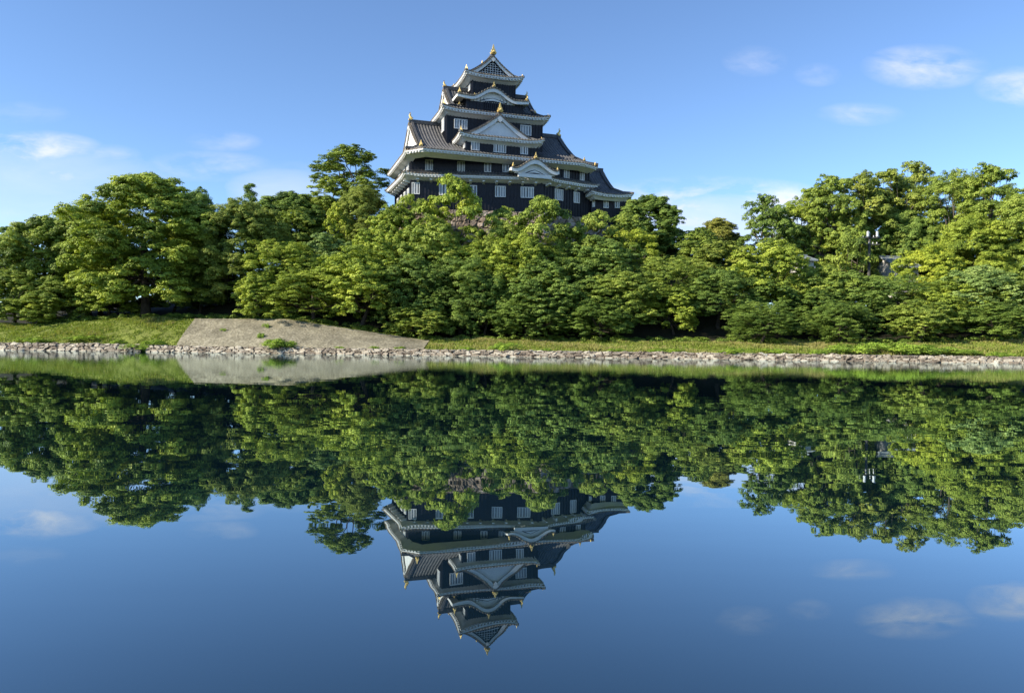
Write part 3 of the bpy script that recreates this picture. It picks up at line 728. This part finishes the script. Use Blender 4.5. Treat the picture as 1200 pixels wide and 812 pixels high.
def window(parent, p, q, s, z, w, h, bars=5, off=OFF, name='window', panel=False):
    p, e, L, nn = seg(p, q); mb = MB()
    def bx(s0, s1, z0, z1, d0, d1, m=0):
        c = [p+e*(s+s0)+nn*d0, p+e*(s+s1)+nn*d0, p+e*(s+s1)+nn*d1, p+e*(s+s0)+nn*d1]
        mb.hexa([(*x, z+z0) for x in c]+[(*x, z+z1) for x in c], m)
    W, Hh, f = w/2, h/2, .10
    bx(-W, W, -Hh, -Hh+f, .0, .17); bx(-W, W, Hh-f, Hh, .0, .17); bx(-W, -W+f, -Hh+f, Hh-f, .0, .17); bx(W-f, W, -Hh+f, Hh-f, .0, .17)
    bx(-W+f, W-f, -Hh+f, Hh-f, .02, .06, 1)
    n = max(2, int(w/.36))
    for j in range(1, n):
        c = -W+w*j/n; bx(c-.075, c+.075, -Hh+f, Hh-f, .06, .15)
    return mb.build(name, ['white_plaster', 'window_board'], parent, off)
def eaves(poly, ze, over, parent, lifts=None, zdrop=.85, dent=.46, off=OFF, skip=(), name='eaves', flat=()):
    """white boarded eaves under a closed plan polygon (counter-clockwise), over = overhang"""
    n = len(poly); P = [np.array(p, float) for p in poly]; N = []
    for i in range(n): N.append(seg(P[i], P[(i+1) % n])[3])
    def miter(i): a, b = N[i-1], N[i]; m = a+b; return m/(1+a.dot(b))
    mb = MB()
    prof = [(.02, -.03), (.02, -.24), (.26, -.25), (.26, -.46), (.55, -.52), (over+.05, -zdrop)]
    for i in range(n):
        if i in skip: continue
        lk = 0 if (flat and i < 3) else 1
        p, e, L, nn = seg(P[i], P[(i+1) % n]); k = max(6, int(L/.8)); rows = []
        for j in range(k+1):
            t = j/k; a = p+e*L*t
            m = nn
            if j == 0: m = miter(i)
            elif j == k: m = miter((i+1) % n)
            lf = lift(t*L, L)*lk
            rows.append([(*(a-m*x), ze+z+lf*(1-min(1, x/max(over, .1))*.6)) for x, z in prof])
        mb.grid(rows)
        kd = int(L/dent)
        for j in range(kd):
            s = L*(j+.5)/kd; lf = lift(s, L)*lk
            if s < .5 or s > L-.5: continue
            a = p+e*s; c = [a-e*.11-nn*.5, a+e*.11-nn*.5, a+e*.11-nn*.05, a-e*.11-nn*.05]
            mb.hexa([(*x, ze-.44+lf) for x in c]+[(*x, ze-.23+lf) for x in c])
    return mb.build(name, 'white_plaster', parent, off)
def lift(s, L): return .38*max(0, 1-min(s, L-s)/3.2)**2
RIB = [(0, 0), (.22, .0), (.34, .075), (.5, .11), (.66, .075), (.78, 0)]
def tile_slope(mb, fn, s0, s1, tmax, nt=10, step=.46, tmin=None):
    """rows of round tiles running up a slope; fn(s,t,h) gives the point, tmax(s) the end of each row"""
    n = max(2, int(round((s1-s0)/step))); st = (s1-s0)/n; cols = []
    for k in range(n):
        for a, h in RIB: cols.append((s0+(k+a)*st, h))
    cols.append((s1, 0))
    rows = [[fn(s, tmax(s)*i/nt, h) for s, h in cols] for i in range(nt+1)]
    mb.grid(rows)
    for k in range(n):                       # round end tiles along the eave
        s = s0+(k+.5)*st
        if tmax(s) < .02: continue
        c = np.array(fn(s, 0, 0)); d = np.array(fn(s+.01, 0, 0))-np.array(fn(s-.01, 0, 0)); d /= np.linalg.norm(d)
        o = np.array(fn(s, 0, 0))-np.array(fn(s, .05*max(tmax(s), .2), 0)); o[2] = 0; o /= np.linalg.norm(o)
        r = .118
        pts = [c+d*r*math.cos(a)+np.array([0, 0, .03+r*math.sin(a)])+o*.05 for a in np.linspace(0, 2*PI, 8, endpoint=False)]
        mb.poly(pts, 1); 
        back = [p-o*.25 for p in pts]; mb.grid([pts, back], 1, closed=True)
    edge0 = [np.array(fn(s, 0, 0)) for s, h in cols]
    mb.grid([[p+np.array([0, 0, .02]) for p in edge0], [p+np.array([0, 0, -.07]) for p in edge0]], 1)
def prof(t): return .52*t+.48*t*t
def finial(parent, u, v, z, h, kind='flame', ang=0.0, off=OFF, name='gold_finial'):
    mb = MB(); ca, sa = math.cos(ang), math.sin(ang)
    def R(x, y, zz): return (u+x*ca-y*sa, v+x*sa+y*ca, z+zz)
    if kind == 'flame':                      # demon-tile plaque with a flame tip
        outline = [(-.26, 0), (.26, 0), (.31, .14), (.20, .30), (.22, .40), (.11, .52), (.07, .78), (0, 1.0), (-.07, .78), (-.11, .52), (-.22, .40), (-.20, .30), (-.31, .14)]
        f = [R(x*h, -.12*h*(1.2-y), y*h) for x, y in outline]; b = [R(x*h, .14*h*(1.2-y), y*h) for x, y in outline]
        mb.poly(f); mb.poly(b[::-1]); mb.grid([f, b], closed=True)
        mb.tube([R(-.2*h, -.15*h, .12*h), R(0, -.24*h, .22*h), R(.2*h, -.15*h, .12*h)], [.07*h, .1*h, .07*h], 6)
    else:                                    # dolphin-like fish, head down, tail curling up
        pts, rad = [], []
        for k in range(9):
            t = k/8; pts.append(R(-.30*h+.42*h*math.sin(t*2.2)-.10*h*t, 0, .10*h+.78*h*t)); rad.append(h*(.17*(1-t)**.7+.035))
        mb.tube(pts, rad, 8)
        tip = pts[-1]
        for sx in (-1, 1):
            tl = [R(.03*h, .02*sx*h, .84*h), R(.16*h*sx+.03*h, .05*sx*h, 1.02*h), R(.05*h*sx+.02*h, .02*sx*h, .97*h), R(.0, 0, 1.06*h)]
            mb.poly([tl[0], tl[1], tl[2], tl[3]]); mb.poly([tl[3], tl[2], tl[1], tl[0]][::-1])
        for k in range(2, 7):                # dorsal fins
            p = np.array(pts[k]); mb.hexa([p+np.array(x)*h for x in [(-.03, -.02, 0), (.13, -.02, .02), (.13, .02, .02), (-.03, .02, 0), (.0, -.01, .09), (.18, -.01, .11), (.18, .01, .11), (.0, .01, .09)]])
        mb.box((u-.2*h, v-.2*h, z-.05*h), (u+.2*h, v+.2*h, z+.14*h))
    return mb.build(name, 'gold_leaf', parent, off)

def irimoya(name, a0, a1, b0, b1, g0, g1, ze, zr, axis, parent, over, lattice=False, ornament=True, off=OFF, board=.62, only=(1, 1), cham=(0, 0)):
    """hip-and-gable roof; ridge runs along a. axis 'u': a=u,b=v; axis 'v': a=v,b=u"""
    T = (lambda a, b: (a, b)) if axis == 'u' else (lambda a, b: (b, a))
    hb = (b1-b0)/2; bm = (b0+b1)/2; rise = zr-ze
    def zat(t): return ze+rise*prof(t)
    def lf(s, L, t): return 0 if cham[0] and L > 20 else lift(s, L)*max(0, 1-2.2*t)**1.5
    mb = MB()
    for side in (-1, 1):
        bb = b0 if side < 0 else b1
        def fn(s, t, h):
            a = a0+s; c = 0.0
            if side < 0: c = cham[0]*max(0, 1-s/(g0-a0))+cham[1]*max(0, 1-(a1-a)/(a1-g1))
            return (*T(a, bb-side*(hb*t+c*max(0, 1-t))), zat(t)+lf(s, a1-a0, t)+h)
        L = a1-a0
        def tm(s):
            a = a0+s
            if a < g0: return max(0, (a-a0)/hb)
            if a > g1: return max(0, (a1-a)/hb)
            return 1
        tile_slope(mb, fn, 0, g0-a0, tm, 5); tile_slope(mb, fn, g0-a0, g1-a0, tm, 14); tile_slope(mb, fn, g1-a0, L, tm, 5)
    for end in (-1, 1):
        aa = a0 if end < 0 else a1; th = ((g0-a0) if end < 0 else (a1-g1))/hb
        cc = cham[0 if end < 0 else 1]
        def fn2(s, t, h): return (*T(aa-end*hb*t, b0+s+cc*max(0, 1-t/th)*max(0, 1-s/hb)), zat(t)+lf(s, b1-b0, t)+h)
        tile_slope(mb, fn2, 0, b1-b0, lambda s: max(0, min(s/hb, (b1-b0-s)/hb, th)), 4)
    roof = mb.build(name, ['roof_tile', 'tile_end'], parent, off)
    poly = [(a0, b0), (a1, b0), (a1, b1), (a0, b1)] if axis == 'u' else [(b0, a0), (b1, a0), (b1, a1), (b0, a1)]
    if cham[0]: poly = [(a0, b0+cham[0]), (g0, b0), (g1, b0), (a1, b0+cham[1]), (a1, b1), (a0, b1)]
    eaves(poly, ze, over, roof, off=off, flat=(1, 2) if cham[0] else ())
    # ridges: main, verges and hips
    mb = MB()
    mb.bar((*T(g0-.15, bm), zr+.22), (*T(g1+.15, bm), zr+.22), .42, .55)
    for end, g in ((-1, g0), (1, g1)):
        th = ((g0-a0) if end < 0 else (a1-g1))/hb
        for side in (-1, 1):
            pts = [(*T(g-end*.30, bm+side*hb*(1-t)), zat(t)+.17) for t in np.linspace(th*.9, .985, 9)]
            for p, q in zip(pts[:-1], pts[1:]): mb.bar(p, q, .36, .30)
            ac = a0 if end < 0 else a1
            p0 = (*T(ac, bm+side*hb+(cham[0 if end < 0 else 1] if side < 0 else 0)), ze+.40); p1 = (*T(g, bm+side*hb*(1-th)), zat(th)+.14)
            mid = [(p0[k]*(1-t)+p1[k]*t) - (.22*math.sin(PI*t) if k == 2 else 0) for t in (.5,) for k in range(3)]
            mb.bar(p0, mid, .34, .30); mb.bar(mid, p1, .34, .30)
    mb.build('ridge', 'ridge_tile', roof, off)
    # gables
    for end, g in ((-1, g0), (1, g1)):
        if not only[0 if end < 0 else 1]: continue
        th = ((g0-a0) if end < 0 else (a1-g1))/hb; mb = MB()
        ts = np.linspace(th, 1.0, 12)
        def pt(t, side, dz, out): return (*T(g+end*out, bm+side*hb*(1-t)), zat(t)+dz)
        for side in (-1, 1):                 # bargeboards, thicker towards the foot
            rows = [[pt(t, side, -.06, .0), pt(t, side, -.06, .16), pt(t, side, -.06-board*(1.25-.35*t), .16), pt(t, side, -.06-board*(1.25-.35*t), .0)] for t in ts]
            mb.grid(rows, 0, closed=True)
            rows = [[pt(t, side, -.02, -.3), pt(t, side, .10, -.3), pt(t, side, .10, .28), pt(t, side, -.05, .28)] for t in ts]
            mb.grid(rows, 1, closed=True)
            for t in np.linspace(th+.02, .97, int(hb*1.25/.46)):
                c = np.array(pt(t, side, .03, .30)); ax = np.array([*T(0, 1), 0.]) ; 
                mb.grid([[c+ax*.12*math.cos(x)+np.array([0, 0, .12*math.sin(x)]) for x in np.linspace(0, 2*PI, 7)[:-1]],
                         [c+ax*.12*math.cos(x)+np.array([0, 0, .12*math.sin(x)])-np.array([*T(end*.2, 0), 0]) for x in np.linspace(0, 2*PI, 7)[:-1]]], 1, closed=True)
                mb.poly([c+ax*.12*math.cos(x)+np.array([0, 0, .12*math.sin(x)]) for x in np.linspace(0, 2*PI, 7)[:-1]], 1)
        # pediment: vertical strips from the skirt roof up to the boards
        zb = zat(th)-.05; rows = [[], []]
        for x in np.linspace(-(1-th), (1-th), 25):
            rows[0].append((*T(g-end*.12, bm+hb*x), zb)); rows[1].append((*T(g-end*.12, bm+hb*x), max(zb, zat(1-abs(x))-.1)))
        mb.grid(rows, 2 if lattice else 0)
        if lattice:
            wi = (1-th)*hb*.92
            k = int(wi*2/.38)
            for j in range(k+1):
                x = -wi+2*wi*j/k; zt = zat(1-abs(x)/hb)-.75
                if zt > zb+.15: mb.bar((*T(g-end*.07, bm+x), zb), (*T(g-end*.07, bm+x), zt), .05, .05, 0)
            zz = zb+.3
            while zz < zr-1.0:
                xx = 0
                for x in np.linspace(0, wi, 60):
                    if zat(1-x/hb)-.75 > zz: xx = x
                if xx > .1: mb.bar((*T(g-end*.06, bm-xx), zz), (*T(g-end*.06, bm+xx), zz), .05, .05, 0)
                zz += .34
        # hanging gable pendant
        c = np.array([*T(g+end*.20, bm), zr-board*1.05])
        ax = np.array([*T(0, 1), 0.]); o3 = np.array([*T(end*.10, 0), 0.])
        out = [(0, .25), (.28, .15), (.44, -.05), (.26, -.12), (.22, -.32), (0, -.5), (-.22, -.32), (-.26, -.12), (-.44, -.05), (-.28, .15)]
        sc_ = min(1.0, hb/5.5)
        f = [c+ax*x*sc_+np.array([0, 0, z*sc_])+o3 for x, z in out]; mb.poly(f, 0); mb.grid([f, [p-o3*1.6 for p in f]], 0, closed=True)
        mb.build('gable', ['white_plaster', 'tile_end', 'dark_recess'], roof, off)
    return roof

def karahafu(name, uc, w, v0, v1, zend, rise, parent, off=OFF, panel=None, flat=.62, thick=.5):
    """undulating gable: arch in the middle, swept ends; runs back from v0 to v1"""
    def g(x):
        x = abs(x)
        return (.5*(1+math.cos(PI*min(1, x/flat))))+.10*max(0, (x-flat)/(1-flat))**2
    mb = MB()
    n = int(2*w/.42); cols = []
    for k in range(n):
        for a, h in RIB: cols.append((-1+2*(k+a)/n, h))
    cols.append((1, 0))
    mb.grid([[(uc+w*x, v0+(v1-v0)*t, zend+rise*g(x)+h+.25*t) for x, h in cols] for t in (0, .5, 1)])
    for k in range(n):
        x = -1+2*(k+.5)/n; c = np.array([uc+w*x, v0-.05, zend+rise*g(x)+.03])
        ring = [c+np.array([.14*math.cos(a), 0, .14*math.sin(a)]) for a in np.linspace(0, 2*PI, 8, endpoint=False)]
        mb.poly(ring, 1); mb.grid([ring, [p+np.array([0, .3, 0]) for p in ring]], 1, closed=True)
    xs = np.linspace(-1, 1, 41)
    mb.grid([[(uc+w*x, v0, zend+rise*g(x)+.02) for x in xs], [(uc+w*x, v0, zend+rise*g(x)-.12) for x in xs]], 1)
    roof = mb.build(name, ['roof_tile', 'tile_end'], parent, off)
    mb = MB()                                # white curved board
    rows = [[], [], [], []]
    for x in xs:
        z = zend+rise*g(x); th = thick*(1.0+.35*(1-abs(x)))
        for r_, (dv, dz) in zip(rows, ((.06, -.1), (.06, -.1-th), (.45, -.1-th), (.45, -.1))): r_.append((uc+w*x, v0+dv, z+dz))
    mb.grid(rows+[rows[0]])
    for sx in (-1, 1):
        x = sx*.995; z = zend+rise*g(x)
        mb.poly([(uc+w*x, v0+.06, z-.1), (uc+w*x, v0+.45, z-.1), (uc+w*x, v0+.45, z-.1-thick), (uc+w*x, v0+.06, z-.1-thick)])
        mb.box((uc+sx*(w-.04)-.06, v0+.4, z-.45), (uc+sx*(w-.04)+.06, v1, z-.08))
        mb.poly([(uc+sx*w, v0+.45, z-.42), (uc+sx*w, v1, z-.42), (uc+sx*w*.8, v1, z-.5), (uc+sx*w*.8, v0+.45, z-.5)])
    # white infill below the arch, a dark slit and a frog-leg strut
    zi = zend-.1-thick; xi = np.linspace(-flat, flat, 21)
    mb.grid([[(uc+w*x, v0+.62, zi-.12) for x in xi], [(uc+w*x, v0+.62, zend+rise*g(x)-.3) for x in xi]], 0)
    slit = [(uc+w*x, v0+.57, zi+dz) for x, dz in ((-.40, 0), (.40, 0), (.22, .22*rise), (0, .40*rise), (-.22, .22*rise))]
    mb.poly(slit, 1)
    pts = [(-.34, -.02), (-.2, .13), (-.08, .24), (0, .30), (.08, .24), (.2, .13), (.34, -.02), (.16, .05), (0, .09), (-.16, .05)]
    f = [(uc+w*x, v0+.50, zi+z*rise*1.15) for x, z in pts]; mb.poly(f, 0)
    mb.poly([(p[0], p[1]+.04, p[2]) for p in f][::-1], 0)
    if panel: mb.box((uc-w*panel, v0+.30, zi-.62), (uc+w*panel, v0+.6, zi-.12), 0)
    mb.build('curved_gable', ['white_plaster', 'dark_recess'], roof, off)
    mb = MB(); mb.bar((uc, v0-.05, zend+rise+.2), (uc, v1, zend+rise+.45), .36, .4); mb.build('ridge', 'ridge_tile', roof, off)
    return roof

# plans (u along the front, v backwards), counter-clockwise seen from above
W0, WB, WC = (.4, .3), (18.6, -3.9), (27.2, -1.4)
plan1 = [W0, WB, WC, (27.2, 12.6), (.2, 12.6)]
w1 = walls('ground_storey_wall', plan1, Z0-.4, 24.9, keep)
w2 = walls('second_storey_wall', [(.41, .31), (18.6, -3.89), (27.19, -1.39), (27.19, 12.59), (.21, 12.59)], 24.4, 28.05, keep)
for zx, zy, ww, hh in ((174, 668, 34, 50), (296, 674, 42, 48), (424, 679, 30, 48), (540, 682, 46, 48), (656, 686, 58, 48)):
    s, z = hit_wall(*Z1(zx, zy), W0, WB); window(w1, W0, WB, s, z, ww/3.69/F*105.5, hh/3.69/F*105.5)
for zx, zy, ww, hh in ((792, 696, 40, 48), (868, 708, 30, 48)):
    s, z = hit_wall(*Z1(zx, zy), WB, WC); window(w1, WB, WC, s, z, ww/3.69/F*108*1.12, hh/3.69/F*108)
for zx, zy, ww, hh in ((232, 568, 33, 46), (370, 575, 33, 46), (485, 578, 30, 42), (563, 581, 28, 36)):
    s, z = hit_wall(*Z1(zx, zy), W0, WB); window(w2, W0, WB, s, z, ww/3.69/F*105.5, hh/3.69/F*105.5)
for zx, zy, ww, hh in ((825, 605, 26, 40), (892, 614, 22, 42)):
    s, z = hit_wall(*Z1(zx, zy), WB, WC); window(w2, WB, WC, s, z, ww/3.69/F*108*1.12, hh/3.69/F*108)
LB = (.2, 12.6)
for s in (9.6, 6.9, 4.2, 1.6): window(w1, LB, W0, 12.3-s, 22.6, 1.35, 1.6)
for s in (8.4, 5.0, 2.2): window(w2, LB, W0, 12.3-s, 26.5, 1.7, 1.5)

# first skirt roof around the pentagonal plan
e1 = [(-.95, -.75), (18.75, -5.25), (28.6, -2.4), (28.6, 14.0), (-1.3, 14.0)]
mb = MB()
for i in (0, 1, 4):
    p, e, L, nn = seg(e1[i], e1[(i+1) % 5]); p2, q2 = np.array(plan1[i]), np.array(plan1[(i+1) % 5])
    def fn(s, t, h, p=p, e=e, L=L, p2=p2, q2=q2):
        a = p+e*s; b = p2+(q2-p2)*(s/L); c = a+(b-a)*t
        return (*c, 25.05+.75*t+lift(s, L)*(1-t)**2*.6+h)
    tile_slope(mb, fn, 0, L, lambda s: 1.0, 3)
r1 = mb.build('skirt_roof', ['roof_tile', 'tile_end'], keep, OFF)
eaves(e1, 25.05, 1.4, r1, skip=(2, 3))
for i in (0, 1, 4):                          # heavy bracket beam ends below the first eave
    p, e, L, nn = seg(plan1[i], plan1[(i+1) % 5]); k = int(L/1.7)
    for j in range(k):
        a = p+e*(L*(j+.5)/k); c = [a-e*.16, a+e*.16, a+e*.16+nn*.95, a-e*.16+nn*.95]
        mb = MB(); mb.hexa([(*x, 24.02 if m < 2 else 24.26) for m, x in enumerate(c)]+[(*x, 24.42) for x in c]); mb.build('bracket', 'white_plaster', r1, OFF)
k1 = karahafu('curved_dormer_roof', 17.1, 3.6, -5.6, -3.4, 26.0, 1.45, keep, panel=.7, flat=.86, thick=.46)
finial(k1, 17.1, -5.5, 27.5, .95); finial(k1, 13.75, -5.4, 26.15, .6, ang=.4); finial(k1, 20.45, -5.4, 26.15, .5, ang=-.4)

# great second roof
r2 = irimoya('great_roof', -1.0, 28.0, -4.75, 14.6, 1.0, 24.9, 27.75, 33.75, 'u', keep, 1.5, board=.68, cham=(2.2, 1.8))
finial(r2, 1.0, 4.9, 34.2, 1.1, 'fish', PI); finial(r2, 24.8, 4.9, 34.2, 1.1, 'fish', 0)
finial(r2, .9, -3.9, 28.2, .85, ang=-.4); finial(r2, 25.3, -3.9, 28.3, .6); finial(r2, 27.5, -2.9, 28.0, .5, ang=.7)
finial(r2, -.5, 14.0, 28.2, .5, ang=-1.2)
# third storey dormer with its big front gable
D0, D1 = (7.5, -3.3), (18.15, -3.3)
w3 = walls('third_storey_wall', [D0, D1, (18.15, 1.0), (7.5, 1.0)], 27.9, 30.4, keep)
for zx, zy, ww, hh in ((431, 485, 36, 38), (537, 494, 56, 40), (642, 503, 34, 38)):
    s, z = hit_wall(*Z1(zx, zy), D0, D1); window(w3, D0, D1, s, z, ww/3.69/F*106, hh/3.69/F*106)
window(w3, (7.5, 1.0), D0, 3.4, 29.4, .9, 1.2)
r3a = irimoya('front_gable_roof', -4.35, 5.2, 6.2, 18.85, -2.75, 4.8, 30.3, 34.0, 'v', keep, 1.05, only=(1, 0), board=.62)
finial(r3a, 12.5, -2.95, 34.35, 1.35); finial(r3a, 6.5, -4.0, 30.7, .8, ang=-.4); finial(r3a, 18.5, -4.0, 30.7, .4, ang=.4)
# fourth storey
w4 = walls('fourth_storey_wall', [(5.4, -.1), (20.0, -.1), (20.0, 9.9), (5.4, 9.9)], 29.0, 35.5, keep)
for zx, zy, ww, hh in ((368, 391, 58, 42), (649, 418, 52, 44)):
    s, z = hit_wall(*Z1(zx, zy), (5.4, -.1), (20.0, -.1)); window(w4, (5.4, -.1), (20.0, -.1), s, z, ww/3.69/F*107.5, hh/3.69/F*107.5)
window(w4, (5.4, 9.9), (5.4, -.1), 8.0, 33.0, 1.5, 1.9)
r3 = irimoya('third_roof', 4.45, 20.9, -1.25, 11.0, 6.15, 19.3, 34.72, 39.3, 'u', keep, 1.1)
finial(r3, 6.1, 4.9, 39.7, .9, 'fish', PI); finial(r3, 19.3, 4.9, 39.7, .8, 'fish', 0)
finial(r3, 4.75, -1.0, 35.1, .8, ang=-.7); finial(r3, 7.2, -.1, 35.7, .5); finial(r3, 18.9, -.1, 35.7, .5); finial(r3, 20.6, -1.0, 35.1, .4, ang=.7)
# fifth storey dormer under an undulating gable
w5 = walls('fifth_storey_wall', [(8.2, -.55), (16.75, -.55), (16.75, 4.0), (8.2, 4.0)], 34.7, 36.9, keep)
mb = MB()
for j in range(11): mb.box((10.9+j*.3, -.75, 35.3), (10.9+j*.3+.12, -.58, 36.35))
mb.box((10.7, -.74, 35.2), (14.2, -.57, 35.3)); mb.box((10.7, -.74, 36.35), (14.2, -.57, 36.45))
mb.build('lattice_window', 'black_timber', w5, OFF)
k5 = karahafu('undulating_gable_roof', 12.1, 5.45, -1.25, 3.2, 36.85, 1.45, keep, flat=.62, thick=.38)
finial(k5, 12.1, -1.2, 38.45, .75); finial(k5, 7.0, -1.0, 37.1, .8, ang=-.4); finial(k5, 17.3, -1.0, 37.1, .75, 'fish'); finial(k5, 9.2, -1.1, 37.0, .35)
# top storey
w6 = walls('top_storey_wall', [(9.85, 2.4), (16.5, 2.4), (16.5, 8.1), (9.85, 8.1)], 37.5, 41.5, keep, batten=.38)
for s in (1.3, 2.9): window(w6, (9.85, 8.1), (9.85, 2.4), s+1.4, 39.8, 1.0, 1.3, name='shutter')
r6 = irimoya('top_roof', 1.25, 9.3, 8.4, 17.55, 2.35, 8.2, 41.0, 44.25, 'v', keep, 1.15, lattice=True, board=.50)
finial(r6, 12.97, 2.2, 44.5, 1.5); finial(r6, 12.97, 8.2, 44.5, 1.2, 'fish', PI/2)
finial(r6, 8.65, 1.5, 41.4, .8, ang=-.7); finial(r6, 17.35, 1.5, 41.4, .4, ang=.7); finial(r6, 8.6, 9.1, 41.4, .4, ang=-2.2)

# storehouse wing against the keep's right end
st = empty('castle_storehouse', to_world(31, 2, 19.4), TH)
tag(st, 'low black storehouse wing with grey tiled roof built against the keep\'s right end', 'storehouse')
OS = (31, 2, 19.4)
S0, S1 = (27.6, -1.6), (33.3, -3.2)
wsx = walls('wall', [S0, S1, (33.6, 8.0), (28.0, 8.0)], 19.2, 23.9, st, off=OS)
for zx, zy, ww, hh in ((943, 727, 12, 44), (997, 732, 22, 44), (1045, 735, 20, 38)):
    s, z = hit_wall(*Z1(zx, zy), S0, S1); window(wsx, S0, S1, s, z, ww/3.69/F*110*1.05, hh/3.69/F*110, off=OS)
rs = irimoya('roof', 26.5, 33.5, -3.9, 9.0, 27.9, 31.2, 23.7, 28.5, 'u', st, .9, off=OS)

# ------------------------------------------------------------------ rampart under the keep
RB = [(-1.2, 13.6), (.0, -.1), (18.6, -4.4), (27.6, -1.9), (36.5, -3.7), (37.2, 9)]
ROUT = []
for i, p in enumerate(RB):
    nn = []
    if i > 0: nn.append(seg(RB[i-1], p)[3])
    if i < len(RB)-1: nn.append(seg(p, RB[i+1])[3])
    m = sum(nn); m = m/(1 if len(nn) == 1 else (1+nn[0].dot(nn[1]))); ROUT.append(m)
def rampart():
    arc = [0]
    for p, q in zip(RB[:-1], RB[1:]): arc.append(arc[-1]+math.dist(p, q))
    arc = np.array(arc); RBa = np.array(RB); RO = np.array(ROUT); L = arc[-1]; Ht = 14.4
    def point(a, b, h):
        k = np.clip(np.searchsorted(arc, a, side='right')-1, 0, len(RB)-2); t = (a-arc[k])/(arc[k+1]-arc[k])
        p = RBa[k]+(RBa[k+1]-RBa[k])*t[..., None]; o = RO[k]+(RO[k+1]-RO[k])*t[..., None]
        drop = (Ht-b); out = .10*drop+.018*drop**2+h
        p = p+o*out[..., None]
        w = Axy+p[..., :1]*UX+p[..., 1:2]*VX
        return w[..., 0], w[..., 1], 20.15-drop+0*a - np.where(a > arc[3], 1.0, 0)*1.0
    o = stone_sheet('stone_rampart', int(L/.16), int(Ht/.15), L, Ht, point, (1.05, .8), ['rampart_stone'], .36, 21, sq=.3)
    tag(o, 'battered rampart of pinkish boulders carrying the castle keep', 'rampart')
rampart()
